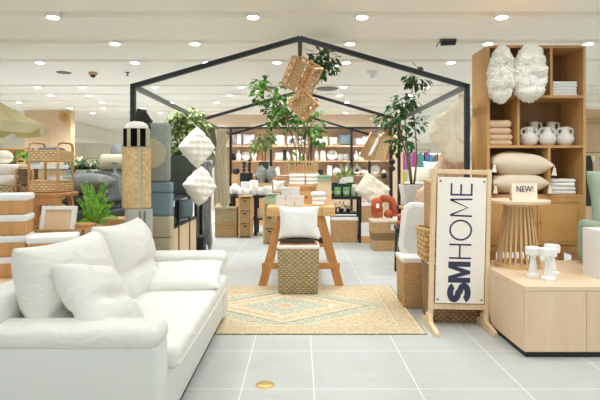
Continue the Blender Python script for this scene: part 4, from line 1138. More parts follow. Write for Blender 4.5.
# rolled rug with dome top, stripes, jute and pale panels
Yr = 4.31
x0, x1 = PX(123, Yr), PX(150, Yr); rr = (x1 - x0) / 2; zt = PZ(121.5, Yr)
t = thing('rolled_rug', 'tall upright rug bundle with black stripes over a tan jute panel', 'rug', ((x0 + x1) / 2, Yr + .0, 0), 0, 'rugs standing behind the sofa')
z1 = PZ(128.5, Yr); z2 = PZ(147, Yr); z3 = PZ(208, Yr)
el = dict(seg=26, sy=.55)
B().lathe([(0, z1 - .02), (rr * .9, z1 - .02), (rr * .86, z1 + .018), (rr * .74, z1 + .04), (rr * .5, z1 + .055), (rr * .25, zt), (0, zt)], **el).jitter(.006, 30).obj('rolled_core', 'shag_w', t, smooth=True)
B().lathe([(0, z2), (rr * .99, z2), (rr * 1.0, z1 - .01), (rr * .96, z1), (0, z1)], **el).obj('cream_panel', 'shag_cr', t, smooth=True, angle=50)
for q0, q1 in ((-11.6, -7.2), (-3.2, 3.2), (5.8, 10.6)):
    b = B(); vs = []; a0, a1 = math.acos(q0 / 13.5), math.acos(q1 / 13.5)
    for k in range(8):
        a = -(a0 + (a1 - a0) * k / 7)
        for z in (z2 + .004, z1 - .004): vs.append(b.bm.verts.new((rr * 1.012 * math.cos(a), rr * 1.015 * .57 * math.sin(a), z)))
    for k in range(7): b.bm.faces.new((vs[2 * k], vs[2 * k + 2], vs[2 * k + 3], vs[2 * k + 1]))
    bmesh.ops.solidify(b.bm, geom=b.bm.faces[:], thickness=.006)
    b.obj('black_stripe', 'stripe_k', t)
B().lathe([(0, z3), (rr * 1.02, z3), (rr * 1.08, z3 + .02), (rr * 1.05, z2 - .005), (0, z2)], **el).obj('jute_panel', 'jute', t, smooth=True, angle=50)
B().b6(.04, .065, -rr * .60, -rr * .53, z3 + .01, z2 - .01).obj('pale_stripe', 'shag_cr', t)
B().lathe([(0, 0), (rr * 1.0, 0), (rr * 1.02, z3 - .005), (0, z3)], 26, (.02, 0, 0), None, 1.0, .55).obj('lower_panel', 'grey_rug', t, smooth=True, angle=50)
for dx in (.045, .085): B().b6(dx, dx + .016, -rr * .56, -rr * .49, .02, z3 - .02).obj('grey_stripe', 'grey_f', t)
# blue and sage shag
Yr = 4.66
x0, x1 = PX(137, Yr), PX(170, Yr); w_ = (x1 - x0) / 2; zt = PZ(123, Yr)
t = thing('shag_rug', 'hanging shag rug in sage grey with a cream oval and blue bands', 'rug', ((x0 + x1) / 2, Yr, 0), 0, 'rugs standing behind the sofa')
zb = [PZ(v, Yr) for v in (182, 192.5, 215.5, 237, 250)]
B().b6(-w_, w_, -.06, .06, zb[0], zt, .035, 4).jitter(.004, 25).obj('sage_field', 'shag_g', t, smooth=True)
B().lathe([(0, 0), (.98, 0), (1.0, -.3), (.95, -1), (0, -1)], 30, (PX(150, Yr) - t.location.x, -.062, PZ(154, Yr)), Matrix.Diagonal((18 * Yr / FPX, 1, 15.5 * Yr / FPX, 1)) @ Matrix.Rotation(PI / 2, 4, 'X') @ Matrix.Diagonal((1, 1, -.014, 1))).obj('cream_oval', 'shag_cr', t, smooth=True, angle=40)
for a, c, mt in ((zb[1], zb[0], 'shag_b'), (zb[2], zb[1], 'shag_b'), (zb[3], zb[2], 'shag_cr'), (zb[4], zb[3], 'shag_cr'), (0, zb[4], 'shag_cr')):
    B().b6(-w_ + .02, w_ + .025, -.065, .06, a + .002, c, .02, 3).jitter(.003, 25).obj('cream_band' if mt == 'shag_cr' else 'blue_band', mt, t, smooth=True)
# black shelving along the side
sx0, sx1, sy0, sy1, sh = -2.0, -1.5, 5.35, 7.0, .955
t = thing('black_shelving', 'black metal shelving unit with wooden doors behind the shag rug', 'shelving', (sx0, sy0, 0))
wx, wy = sx1 - sx0, sy1 - sy0
for z in (sh - .02, .60, .07): B().b6(0, wx, 0, wy, z - .015, z + .015 + (.005 if z > .9 else 0)).obj('shelf', 'black_metal', t)
for x in (.015, wx - .015):
    for y in (.015, .62, 1.2, wy - .015): B().b6(x - .015, x + .015, y - .015, y + .015, 0, sh - .02).obj('upright', 'black_metal', t)
for y0, y1 in ((.02, .60), (.64, 1.18), (1.22, wy - .02)): B().b6(wx - .025, wx - .008, y0, y1, .09, .58).obj('door', 'pine', t)
B().b6(.02, .04, 0.02, wy - .02, .09, sh - .04).obj('back_panel', 'black', t)
cushion('grey_cushion', 'blue grey cushion standing on the middle shelf of the black unit', 'blue_f', .38, .29, .14, (-1.56, 6.45, .765), (0, 0, math.radians(70)))
for i, (y, z, h_, w_, mt) in enumerate(((5.5, sh, .07, .26, 'cream_f'), (5.5, sh + .07, .06, .24, 'beige_f'), (5.5, sh + .13, .05, .22, 'cream_f'))):
    tag(B().b6(-.15, .15, -w_ / 2, w_ / 2, 0, h_, .02, 3).obj('folded_blanket', mt, None, (-1.70, y, z), smooth=True), 'folded cream blanket on the black shelving, %s of three' % ('lowest', 'middle', 'topmost')[i], 'blanket', 'blankets on the shelving')
t = thing('small_stool', 'little cream wooden stool on the folded blankets', 'stool', (-1.62, 5.78, sh))
B().cyl((0, 0, .13), (0, 0, .16), .09, seg=18).obj('seat', 'cream_f', t)
for a in range(4): B().cyl((.06 * math.cos(a * PI / 2 + .8), .06 * math.sin(a * PI / 2 + .8), 0), (.05 * math.cos(a * PI / 2 + .8), .05 * math.sin(a * PI / 2 + .8), .13), .012).obj('leg', 'pine', t)
for i, (y, lab) in enumerate(((5.6, 'dark framed box on the lower opening of the black shelving'), (5.85, 'grey box in the lower opening of the black shelving'))):
    tag(B().b6(-.06, .06, -.08, .08, 0, .22, .004).obj('storage_box', ('dark_wood', 'dark_f')[i], None, (-1.60, y, .615)), lab, 'box')
tag(B().b6(-.14, .14, -.12, .12, 0, .30, .03, 3).obj('black_bag', 'black', None, (PX(196, 7.25), 7.25, 0), smooth=True), 'black bag standing on the floor at the end of the shelving', 'bag')
tag(B().b6(-.10, .10, -.2, .2, 0, .14, .03, 3).obj('white_bin', 'linen', None, (-1.37, 5.2, 0), smooth=True), 'low white bin on the floor by the black shelving', 'bin')
# white diamond cushions hung from the eave beam
for px, py, hw, lab, sd in ((197, 147.5, 20.5, 'white tufted cushion hung as a diamond, upper of the two', 2), (200, 186, 20, 'white tufted cushion hung as a diamond, lower of the two', 6)):
    Y = 6.15 if sd == 2 else 6.1
    s_ = 2 * hw * Y / FPX / 1.35
    b = B().pillow(s_, s_, .27, n=26, k=.0, amp=.012, seed=sd, p=3.2, ex=.5)
    for v in b.bm.verts: v.co.y += .016 * math.sin(v.co.x * 52) * math.sin(v.co.z * 52) * (1 if v.co.y > 0 else -1) * min(1, abs(v.co.y) / .04)
    hc = tag(b.obj('hanging_cushion', 'shag_w', None, P(px, py, Y), (0, math.radians(45 if sd == 2 else 50), math.radians(44 if sd == 2 else 52)), sub=1), lab, 'cushion', 'white cushions hung at the frame')
    top = P(px, py - hw * .98, Y); q = B().tube([top - hc.location, ((Vector((-HW, Y, EV - .02)) if sd == 2 else P(198, 163, 6.13)) - hc.location)], .004, 6).obj('cord', 'cream_f', hc)
    q.matrix_parent_inverse = Euler(hc.rotation_euler).to_matrix().to_4x4().inverted()
# hanging throws: wavy sheets with thickness
def throw(lab, Y, px0, px1, py0, py1, mat, seed, flare=1.0, cat='throw', waves=5, name='hanging_throw', grp=None):
    b = B(); n, m = 24, 22; g = []
    x0, x1, z1, z0 = PX(px0, Y), PX(px1, Y), PZ(py0, Y), PZ(py1, Y); cx = (x0 + x1) / 2; cz = (z0 + z1) / 2
    for i in range(n + 1):
        r_ = []
        for j in range(m + 1):
            u = i / n; v = j / m; wv = (x1 - x0) * (1 - (1 - v) * (1 - 1 / flare)) if flare > 1 else (x1 - x0)
            x = (u - .5) * wv + .012 * math.sin(v * 6 + seed); y = .035 * math.sin(u * waves * 2 * PI + seed + v * 1.5) * (.5 + .5 * v)
            z = z1 - (z1 - z0) * v * (1 + .04 * math.sin(u * 9 + seed)) - cz
            r_.append(b.bm.verts.new((x, y, z)))
        g.append(r_)
    for i in range(n):
        for j in range(m): b.bm.faces.new((g[i][j], g[i + 1][j], g[i + 1][j + 1], g[i][j + 1]))
    bmesh.ops.solidify(b.bm, geom=b.bm.faces[:], thickness=.015)
    return tag(b.obj(name, mat, None, (cx, Y, cz), smooth=True), lab, cat, grp)
M['throw_g'] = shag('grey patterned throw', (216, 212, 210), .45, 22)
M['throw_b'] = shag('beige knit throw', (228, 218, 194), .25, 40)
throw('long grey patterned throw hanging at the end of the black shelving', 7.62, 200.5, 212, 160, 247, 'throw_g', 1, 1.1)
throw('narrow rose and grey throw behind the white diamond cushions', 7.75, 194, 203, 150, 236, 'throw_g', 3, 1.0)
throw('beige knit throw with folds hanging before the back shelves', 8.62, 212.5, 230, 128.5, 206, 'throw_b', 2, 1.9)
throw('olive shag throw hanging beside the beige knit one', 7.9, 206.5, 216, 127, 152, 'shag_ol', 4, 1.0)
cushion('round_cushion', 'olive tufted cushion hung under the olive throw', 'shag_ol', .22, .32, .10, P(209.5, 160, 7.95), (0, 0, math.radians(35)), cat='cushion', ell=True)
# woven boxes, drawer units, black console with white ceramics
Ye = 9.15
for i, (z, h_, mt) in enumerate(((0, .29, 'wick_mid'), (.292, .28, 'wick_grey'))):
    t = thing('woven_box', ('flat woven lidded box on the floor under another one', 'flat woven lidded box stacked on a darker one')[i], 'basket', (PX(226, Ye), Ye + .12, z), 0, 'woven boxes by the console')
    B().b6(-.21, .21, -.15, .15, 0, h_ - .06, .012).obj('body', mt, t)
    B().b6(-.215, .215, -.155, .155, h_ - .058, h_, .012).obj('lid', mt, t)
def drawer_unit(px, Y, n, lab):
    w_ = 13.2 * Y / FPX; h_ = .24
    t = thing('drawer_unit', lab, 'drawer unit', (PX(px, Y), Y + .14, 0), 0, 'wicker drawer units')
    zt_ = .05 + n * h_
    for sx in (-1, 1):
        for sy in (-1, 1): B().b6(sx * (w_ / 2 - .012) - .012, sx * (w_ / 2 - .012) + .012, sy * .125 - .012, sy * .125 + .012, 0, zt_).obj('post', 'crate_wood', t)
    B().b6(-w_ / 2 - .005, w_ / 2 + .005, -.145, .145, zt_, zt_ + .02).obj('top', 'crate_wood', t)
    for k in range(n):
        z = .05 + k * h_
        B().b6(-w_ / 2 + .01, w_ / 2 - .01, -.13, .13, z - .012, z).obj('runner', 'crate_wood', t)
        d = B().b6(-w_ / 2 + .026, w_ / 2 - .026, -.135, .12, z + .002, z + h_ - .03, .005).obj('drawer', 'wick_mid', t)
        B().b6(-.03, .03, -.139, -.134, z + h_ - .085, z + h_ - .06).obj('hand_hole', 'black', d)
    return t
drawer_unit(245, 9.05, 3, 'three drawer wicker unit standing before the black console')
drawer_unit(269.5, 8.3, 3, 'three drawer wicker unit half hidden behind the trestle leg')
Yc = 9.6; tz = PZ(195.5, Yc - .25)
t = thing('console_table', 'black console table with white ceramics left of the trestle table', 'table', (PX(254, Yc), Yc, 0))
wd = 46 * Yc / FPX / 2
B().b6(-wd, wd, -.26, .26, tz - .05, tz).obj('tabletop', 'black', t)
for sx in (-1, .12, 1):
    for sy in (-1, 1): B().b6(sx * (wd - .03) - .03, sx * (wd - .03) + .03, sy * .22 - .03, sy * .22 + .03, 0, tz - .05).obj('leg', 'black', t)
B().b6(-wd + .06, wd - .06, -.2, .2, .30, .33).obj('lower_shelf', 'black', t)
tag(B().b6(-.09, .09, -.08, .08, 0, .18, .004).obj('wooden_crate', 'pine', None, (PX(260, Yc), Yc - .05, .33)), 'pale wooden crate on the lower shelf of the ceramics console', 'crate')
def vase(name, lab, prof, mat, px, Y, z, k=1.0, grp=None, cat='vase', seg=18):
    return tag(B().lathe([(r * k, h * k) for r, h in prof], seg).obj(name, mat, None, (PX(px, Y), Y, z), smooth=True), lab, cat, grp)
BOWL = [(0, 0), (.06, 0), (.12, .05), (.14, .10), (.13, .10), (.10, .05), (0, .03)]
CYL = [(0, 0), (.075, 0), (.08, .02), (.08, .27), (.07, .28), (.06, .27), (0, .26)]
CUP = [(0, 0), (.07, 0), (.085, .02), (.085, .15), (.075, .15), (.07, .03), (0, .02)]
RND = [(0, 0), (.06, 0), (.12, .06), (.13, .11), (.10, .18), (.05, .21), (.045, .24), (0, .24)]
BOT = [(0, 0), (.06, 0), (.075, .03), (.075, .17), (.03, .22), (.028, .29), (.035, .30), (0, .30)]
TALL = [(0, 0), (.05, 0), (.085, .12), (.09, .2), (.06, .30), (.035, .36), (.04, .40), (0, .40)]
g = 'white ceramics on the console'
vase('ceramic_pot', 'white squat pot at the near end of the ceramics console', RND, 'white_cer', 235, Yc - .1, tz, .95, g, 'pot')
vase('ceramic_bowl', 'white deep bowl on the console between pot and cylinder', CUP, 'white_cer', 241, Yc - .14, tz, 1.05, g, 'bowl')
vase('ceramic_bowl', 'white small bowl beside the cylinder vase on the console', CUP, 'white_cer', 247, Yc - .15, tz, .9, g, 'bowl')
vase('ceramic_vase', 'white cylinder vase, the tallest ceramic on the black console', CYL, 'white_cer', 254, Yc - .12, tz, 1.05, g)
vase('ceramic_cup', 'white cup next to the cylinder vase on the console', CUP, 'matte_cer', 261.5, Yc - .15, tz, 1.05, g, 'cup')
vase('ceramic_cup', 'white footed cup at the trestle end of the console', CUP, 'matte_cer', 268.5, Yc - .12, tz, 1.2, g, 'cup')
tag(B().b6(-.14, .14, -.06, .06, 0, .26, .01).obj('ceramic_block', 'white_cer', None, (PX(248, Yc + .1), Yc + .1, tz)), 'white rectangular planter behind the bowls on the console', 'planter', g)
# black cabinet with candelabra, Buddha style stone heads replaced by plain stone busts
Yk = 11.4
t = thing('display_plinth', 'pale wooden plinth carrying the two stone heads', 'plinth', (PX(265, Yk), Yk, 0))
B().b6(-.40, .40, -.22, .22, 0, PZ(183.5, Yk - .2), .004).obj('block', 'crate_wood', t)
def stone_head(px, lab, s_):
    t = thing('stone_head', lab, 'sculpture', (PX(px, Yk - .05), Yk - .05, PZ(183.5, Yk - .2)), 0, 'stone heads on the plinth')
    b = B()
    b.lathe([(0, 0), (.075, 0), (.07, .03), (.065, .07), (.10, .10), (.125, .17), (.13, .24), (.115, .31), (.07, .36), (0, .375)], 24, sy=.95)
    for v in b.bm.verts:
        x, y, z = v.co
        if y < 0 and .08 < z < .30:
            v.co.y -= .012 * math.exp(-(x / .022) ** 2) * math.exp(-((z - .185) / .04) ** 2) * 2.2
            v.co.y += .014 * (math.exp(-((abs(x) - .05) / .025) ** 2) * math.exp(-((z - .225) / .022) ** 2))
            v.co.y -= .008 * math.exp(-(x / .04) ** 2) * math.exp(-((z - .13) / .015) ** 2)
    b.obj('head', 'grey_stone', t, smooth=True)
    B().sph((0, -.125, .18), .02, (.8, 1, 2.0)).obj('nose', 'grey_stone', t, smooth=True)
    b = B()
    for sx in (-1, 1): b.sph((sx * .045, -.108, .222), .022, (1.2, .5, .45))
    b.sph((0, -.108, .135), .028, (1.2, .5, .35)); b.obj('face_relief', 'grey_stone', t, smooth=True)
    b = B(); rn = random.Random(2)
    for k in range(90):
        a = rn.uniform(0, 2 * PI); e = rn.uniform(.15, 1.45)
        p = Vector((.118 * math.cos(a) * math.cos(e), .112 * math.sin(a) * math.cos(e), .255 + .118 * math.sin(e)))
        if p.y < -.05 and p.z < .29: continue
        b.sph(p, .02, u=6, v=5)
    b.sph((0, 0, .375), .05, u=10, v=8); b.obj('curled_hair', 'grey_stone', t, smooth=True)
    for sx in (-1, 1): B().sph((sx * .128, 0, .18), .03, (.4, .7, 1.9)).obj('ear', 'grey_stone', t, smooth=True)
    t.scale = (s_,) * 3
stone_head(261.5, 'grey carved stone head, larger front one on the plinth', 1.0)
stone_head(271, 'grey carved stone head, second one further along the plinth', .95)
Yk = 12.2
t = thing('black_cabinet', 'tall narrow black cabinet with candle stands behind the ceramics', 'cabinet', (PX(246.5, Yk), Yk, 0))
w_ = 11 * Yk / FPX / 2
B().b6(-w_, w_, -.2, .2, 0, PZ(173, Yk), .006).obj('case', 'black', t)
B().b6(-w_ + .01, -.004, -.212, -.2, .05, PZ(175, Yk)).obj('door', 'black_metal', t); B().b6(.004, w_ - .01, -.212, -.2, .05, PZ(175, Yk)).obj('door', 'black_metal', t)
zc = PZ(173, Yk)
for px, h_, lab in ((244, .26, 'black candle stand with ball knobs on the black cabinet, nearer the throw'), (249.5, .30, 'black candle stand with ball knobs on the black cabinet, nearer the stone heads')):
    t = thing('candle_stand', lab, 'candle stand', (PX(px, Yk), Yk, zc), 0, 'black candle stands')
    B().lathe([(0, 0), (.05, 0), (.015, .03), (.015, h_), (.05, h_), (.05, h_ + .03), (0, h_ + .03)], 14).obj('stem', 'black', t, smooth=True, angle=40)
    for z in (.08, .16, .23): B().sph((0, 0, z), .045).obj('ball', 'black', t, smooth=True)
tag(B().sph((0, 0, .09), .09).obj('black_ball', 'black', None, (PX(236, 12.4), 12.4, PZ(174.5, 12.4)), smooth=True), 'shiny black ball on the shelf near the beige throw', 'ornament')
tag(B().b6(-.12, .12, -.15, .15, 0, PZ(174.5, 12.4), .004).obj('wooden_stand', 'crate_wood', None, (PX(236, 12.4), 12.4, 0)), 'wooden stand under the shiny black ball', 'stand')
# bush with pale green leaves before the back shelves
Yk = 12.6
o = Vector((PX(264, Yk), Yk, PZ(170, Yk)))
tag(B().b6(-.2, .2, -.2, .2, 0, PZ(170, Yk)).obj('plant_stand', 'dark_wood', None, (PX(264, Yk), Yk, 0)), 'dark wooden plant stand behind the stone heads', 'stand')
tr = thing('potted_olive', 'slim potted olive bush before the back wall shelves', 'plant', o)
B().frustum((0, 0, 0), .22, .22, .26, .26, .22, .01).obj('pot', 'planter', tr)
for pts in ([(263, 163), (262, 152), (259, 144)], [(265, 163), (266, 150), (269, 140)]): stem(pts, Yk, o, tr, .015, .008)
foliage('foliage', [cl(258, 144, 9, 6, Yk, o), cl(266, 141, 8, 8, Yk, o), cl(271, 137, 5, 5, Yk, o), cl(253, 148, 4, 4, Yk, o)], 'leaf_c', tr, 330, .13, .07, 31)
# ---------------------------------------------------------------- back wall shelving with its wares
YF, YB = 14.58, 14.98
sx0, sx1 = PX(215, YF), PX(392, YF)
sh = thing('display_shelving', 'long wall shelving of pale wood with black posts at the back', 'shelving', (0, YF, 0))
zs = [PZ(145.5, YF), PZ(160.5, YF), PZ(175, YF)]
B().b6(sx0, sx1, .38, .41, 0, 2.57).obj('back_panel', 'panel_wood', sh)
for z in zs: B().b6(sx0, sx1, 0, .38, z - .03, z).obj('shelf', 'shelf_wood', sh)
B().b6(sx0, sx1, -.03, .02, 2.52, 2.58).obj('top_rail', 'black_metal', sh)
for px in (231, 271, 311, 351.5, 390.5):
    x = PX(px, YF); B().b6(x - .035, x + .035, -.03, .02, 0, 2.52).obj('post', 'black_metal', sh)
x = PX(369, YF); B().b6(x - .025, x + .025, -.02, .02, zs[2], zs[1] - .03).obj('post', 'black_metal', sh)
bs = B().b6(sx0, sx1, .03, .38, 0, zs[2] - .32).obj('base_cabinet', 'panel_wood', sh)
for px in (345, 362, 373, 384): B().sph((PX(px, YF), .015, zs[2] - .40), .03, u=8, v=6).obj('knob', 'black', bs)
YS = 14.74
def sx_(px): return PX(px, YS)
def scush(px, w_px, h_px, lab, mat, row=0, tilt=0, name='shelf_cushion'):
    k = YS / FPX
    return cushion(name, lab, mat, w_px * k, h_px * k, .16, (sx_(px), YS + .04, zs[row] + h_px * k / 2 - .005), (math.radians(-6), math.radians(tilt), 0), 'cushions on the top shelf', n=8, k=.05)
scush(234, 6, 12, 'grey white cushion at the end of the top wall shelf', 'lav_f')
scush(239, 5, 13, 'narrow white patterned cushion next to the end one', 'linen')
scush(248.5, 13, 12.5, 'wide pale lavender cushion on the top wall shelf', 'lav_f')
scush(279, 12, 12, 'white plush cushion on the top shelf behind the olive bush', 'linen')
scush(291, 10, 11, 'lavender grey cushion behind the tall leafy stems', 'lav_f')
scush(303, 10, 11, 'pale lavender cushion between the stems on the top shelf', 'lav_f')
scush(318, 9, 8, 'low round white cushion on the top shelf', 'linen')
scush(324, 8, 10, 'rounded white cushion beside the cream pair', 'cream_f')
scush(333.5, 9, 9, 'cream cushion next to the blue grey one', 'cream_f')
scush(345.5, 13, 12.5, 'blue grey cushion on the top wall shelf by the post', 'blue_f')
scush(361, 13, 8, 'slumped pale lavender cushion on the top shelf past the post', 'lav_f')
scush(366, 8, 10, 'small white cushion beside the slumped lavender one', 'linen')
scush(388, 7, 12, 'blue grey cushion at the timber end of the shelf', 'blue_f', 0)
def item(px, row, prof, k, mat, lab, cat='vase', name='shelf_vase'):
    return tag(B().lathe([(r * k, h * k) for r, h in prof], 14).obj(name, mat, None, (sx_(px), YS, zs[row]), smooth=True), lab, cat, 'ornaments on the wall shelves')
def plate(px, row, r, lab, mat='white_cer'):
    R_ = Matrix.Rotation(math.radians(80), 4, 'X')
    return tag(B().lathe([(0, 0), (r * .6, 0), (r, .04), (r, .055), (r * .6, .015), (0, .015)], 22, mat=R_).obj('display_plate', mat, None, (sx_(px), YS + .03, zs[row] + r), smooth=True), lab, 'plate', 'ornaments on the wall shelves')
item(233.5, 1, RND, .9, 'black', 'dark round vase on the middle shelf by the first post')
item(238.5, 1, BOT, 1.1, 'white_cer', 'white bottle vase beside the dark round one')
plate(246, 1, .13, 'round white plate on edge above the black cabinet')
item(254, 1, TALL, .95, 'white_cer', 'round white jar beside the plate above the candle stands', 'jar', 'shelf_jar')
scush(279.5, 11, 9, 'white cushion on the middle shelf beyond the olive bush', 'linen', 1)
item(288, 1, TALL, .85, 'white_cer', 'white vase on the middle shelf between dark books')
tag(B().b6(-.05, .05, -.1, .1, 0, .34).obj('book', 'black', None, (sx_(284.8), YS, zs[1])), 'dark upright book on the middle shelf by the white vase', 'book')
item(296, 1, CYL, 1.2, 'matte_cer', 'pale cylinder jar behind the leafy stems on the middle shelf', 'jar', 'shelf_jar')
item(303.5, 1, BOT, 1.05, 'white_cer', 'white bottle among the leafy stems on the middle shelf')
item(316.5, 1, TALL, .85, 'matte_cer', 'ivory curved vase just past the middle post')
item(323, 1, CYL, 1.1, 'ivory', 'ivory cylinder vase with shoulders next to the round plate')
plate(332, 1, .165, 'round cream plate standing on the middle shelf', 'matte_cer')
M['clear'] = glassy('clear glass', (230, 228, 220), .6)
item(340.3, 1, CUP, 1.3, 'clear', 'clear glass tumbler beside the cream plate', 'glass', 'shelf_glass')
item(346, 1, CUP, 1.25, 'clear', 'clear glass tumbler closest to the post', 'glass', 'shelf_glass')
item(356, 1, BOT, 1.05, 'white_cer', 'white bottle vase on the middle shelf past the post')
item(361.5, 1, CYL, .95, 'matte_cer', 'short ivory cylinder partly behind the rattan tray')
item(277.5, 2, CYL, .9, 'white_cer', 'white cylinder on the lower wall shelf behind the stone heads')
tag(B().b6(-.10, .10, -.08, .08, 0, .16).obj('shelf_box', 'black', None, (sx_(319.5), YS, zs[2])), 'black box on the lower wall shelf above the sage box', 'box', 'ornaments on the wall shelves')
item(329.5, 2, CYL, 1.05, 'white_cer', 'white pillar jar on the lower wall shelf', 'jar', 'shelf_jar')
item(336.5, 2, RND, 1.0, 'matte_cer', 'round white vase, first of a row of three on the lower shelf')
item(341.5, 2, TALL, .8, 'white_cer', 'slim white vase in the middle of the lower shelf row')
item(347.5, 2, TALL, .9, 'matte_cer', 'ivory curved vase beside the post on the lower shelf')
t = thing('ring_vase', 'ivory ring shaped vase on the lower wall shelf', 'vase', (sx_(357), YS, zs[2]))
pts = [(.10 * math.cos(a), 0, .145 + .10 * math.sin(a)) for a in [2 * PI * i / 20 for i in range(20)]]
B().tube(pts, .042, 10, True).obj('ring', 'matte_cer', t, smooth=True)
B().lathe([(.03, .27), (.025, .33), (.035, .35), (0, .35)], 12).obj('neck', 'matte_cer', t, smooth=True)
B().cyl((0, 0, 0), (0, 0, .02), .06).obj('base', 'matte_cer', t)
tag(B().sph((0, 0, 0), .12, (1.2, .7, .7)).obj('shell_dish', 'white_cer', None, (sx_(365), YS, zs[2] + .08), smooth=True), 'white shell like dish beside the ring vase', 'dish', 'ornaments on the wall shelves')
plate(375, 2, .15, 'round white plate at the end of the lower shelf')
item(384, 2, RND, .7, 'matte_cer', 'little ivory vase behind the black lamps')
# lower wares below the shelves
item_y = 14.2

# ---------------------------------------------------------------- left display behind the sofa
PLZ = .535
pl = thing('display_platform', 'low pale wooden display platform behind the sofa', 'platform', (-2.45, 3.9, 0))
B().b6(-.75, .76, -.75, .8, 0, PLZ - .03, .004).obj('plinth', 'oak', pl)
B().b6(-.76, .77, -.76, .81, PLZ - .03, PLZ, .004).obj('top', 'oak_top', pl)
Yb = 3.34
def bin_(x0, x1, z, lab, y=Yb + .12, h=.147, d=.24):
    t = thing('storage_bin', lab, 'bin', ((x0 + x1) / 2, y, z), math.radians(17), 'wooden bins with white liners')
    w_ = (x1 - x0) / 2
    B().b6(-w_, w_, -d / 2, d / 2, 0, h * .88, .012, 3).obj('body', 'bin_wood', t, smooth=True, angle=50)
    B().b6(-w_ - .006, w_ + .006, -d / 2 - .006, d / 2 + .006, h * .66, h, .014, 3).obj('liner', 'linen', t, smooth=True)
    return t
xr = PX(21.5, Yb)
for k in range(4):
    bin_(xr - .40, xr - (.0 if k else .06) - .03, PLZ + .1475 * k, 'wooden bin with white liner stacked behind the sofa, %s of four' % ('lowest', 'second lowest', 'third up', 'topmost')[k])
xa, xb = PX(24, Yb), PX(66.5, Yb)
bin_(xa, xb, PLZ, 'wooden bin with white liner under a matching one at the sofa back')
bin_(xa, xb, PLZ + .1475, 'wooden bin with white liner and tag, right behind the sofa cushion')
tag(B().b6(-.03, .03, -.002, .002, 0, .055).obj('price_card', 'white_paint', None, (PX(58, Yb), Yb - .045, PLZ + .152)), 'white price card on the bin behind the sofa cushion', 'card')
# round low bin behind
t = thing('storage_bin', 'low white lined bin peeking over the sofa cushion next to the tray', 'bin', (PX(88, 3.6) - .05, 3.62, PLZ))
B().b6(-.13, .10, -.14, .14, 0, .20, .02, 3).obj('body', 'bin_wood', t); B().b6(-.135, .105, -.145, .145, .17, .235, .02, 3).obj('liner', 'linen', t, smooth=True)
# wicker tray with framed cork board
zt2 = PZ(243, 3.9)
rz = thing('riser_box', 'pale wooden riser carrying the wicker tray and stool', 'riser', (-2.2, 4.18, PLZ))
B().b6(-.48, .56, -.42, .48, 0, .15, .004).obj('box', 'oak', rz)
RZ = PLZ + .15
t = thing('wicker_tray', 'long tan wicker tray behind the white lined bins', 'tray', (PX(58, 3.9), 3.93, RZ))
w_ = 62 * 3.9 / FPX / 2
for (a, b_, c, d) in ((-w_, w_, -.12, -.10), (-w_, w_, .10, .12), (-w_, -w_ + .02, -.12, .12), (w_ - .02, w_, -.12, .12)): B().b6(a, b_, c, d, 0, .135, .006).obj('side', 'wick_tan', t)
B().b6(-w_, w_, -.12, .12, 0, .012).obj('base', 'wick_tan', t)
t = thing('framed_board', 'cork board in a chunky white frame leaning in the wicker tray', 'board', (PX(55.5, 3.92), 3.925, RZ + .014), (math.radians(-12), 0, math.radians(-4)))
w_, h_ = 36 * 3.92 / FPX / 2, .30
for (a, b_, c, d) in ((-w_, w_, h_ - .035, h_), (-w_, w_, 0, .035), (-w_, -w_ + .035, .035, h_ - .035), (w_ - .035, w_, .035, h_ - .035)): B().b6(a, b_, -.018, .018, c, d, .004).obj('frame', 'white_paint', t)
B().b6(-w_ + .03, w_ - .03, -.004, .008, .03, h_ - .03).obj('cork_panel', 'cork', t)
# stool with the two tier rattan stand
Ys = 4.22
sx, szt = PX(48, Ys), PZ(192.5, Ys)
t = thing('wooden_stool', 'honey wooden stool with splayed legs under the rattan stand', 'stool', (sx, Ys, RZ))
hs = szt - RZ
B().box((0, .04, hs - .018), (.36, .32, .036), None, .008).obj('seat', 'mango', t)
for a in (-1, 1):
    for c in (-1, 1): B().beam((a * .185, c * .13, 0), (a * .145, c * .10, hs - .036), .036, .036, (0, 1, 0)).obj('leg', 'mango', t)
    B().b6(a * .165 - .012, a * .165 + .012, -.11, .11, .12, .145).obj('side_rung', 'mango', t)
B().b6(-.15, .15, -.115, -.09, hs - .10, hs - .036).obj('apron', 'mango', t); B().b6(-.165, .165, -.125, -.10, .06, .085).obj('front_rung', 'mango', t)
rs = thing('rattan_stand', 'two tier rattan stand with woven baskets on the wooden stool', 'stand', (sx - .0, Ys + .06, szt))
rw, rd, rh = .25, .27, .44
def arch(x):
    r_ = .05; return [(x, -rd / 2, 0), (x, -rd / 2, rh - r_), (x, -rd / 2 + r_ * .3, rh - r_ * .3), (x, -rd / 2 + r_, rh), (x, rd / 2 - r_, rh), (x, rd / 2 - r_ * .3, rh - r_ * .3), (x, rd / 2, rh - r_), (x, rd / 2, 0)]
for x in (-rw / 2, rw / 2): B().tube(arch(x), .011, 8).obj('hoop', 'rattan', rs, smooth=True)
for z0, z1 in ((.0, .105), (.265, .365)):
    q = B()
    for a in (-1, 1):
        q.b6(-rw / 2, rw / 2, a * rd / 2 - .006, a * rd / 2 + .006, z0 + .015, z1 - .01); q.b6(a * rw / 2 - .006, a * rw / 2 + .006, -rd / 2, rd / 2, z0 + .015, z1 - .01)
    q.b6(-rw / 2, rw / 2, -rd / 2, rd / 2, z0 + .012, z0 + .022)
    k_ = q.obj('basket', 'wick_pale', rs)
    for z in (z0 + .012, z1 - .004): B().tube([(-rw / 2, -rd / 2, z), (rw / 2, -rd / 2, z), (rw / 2, rd / 2, z), (-rw / 2, rd / 2, z)], .009, 8, True).obj('rim', 'rattan', k_, smooth=True)
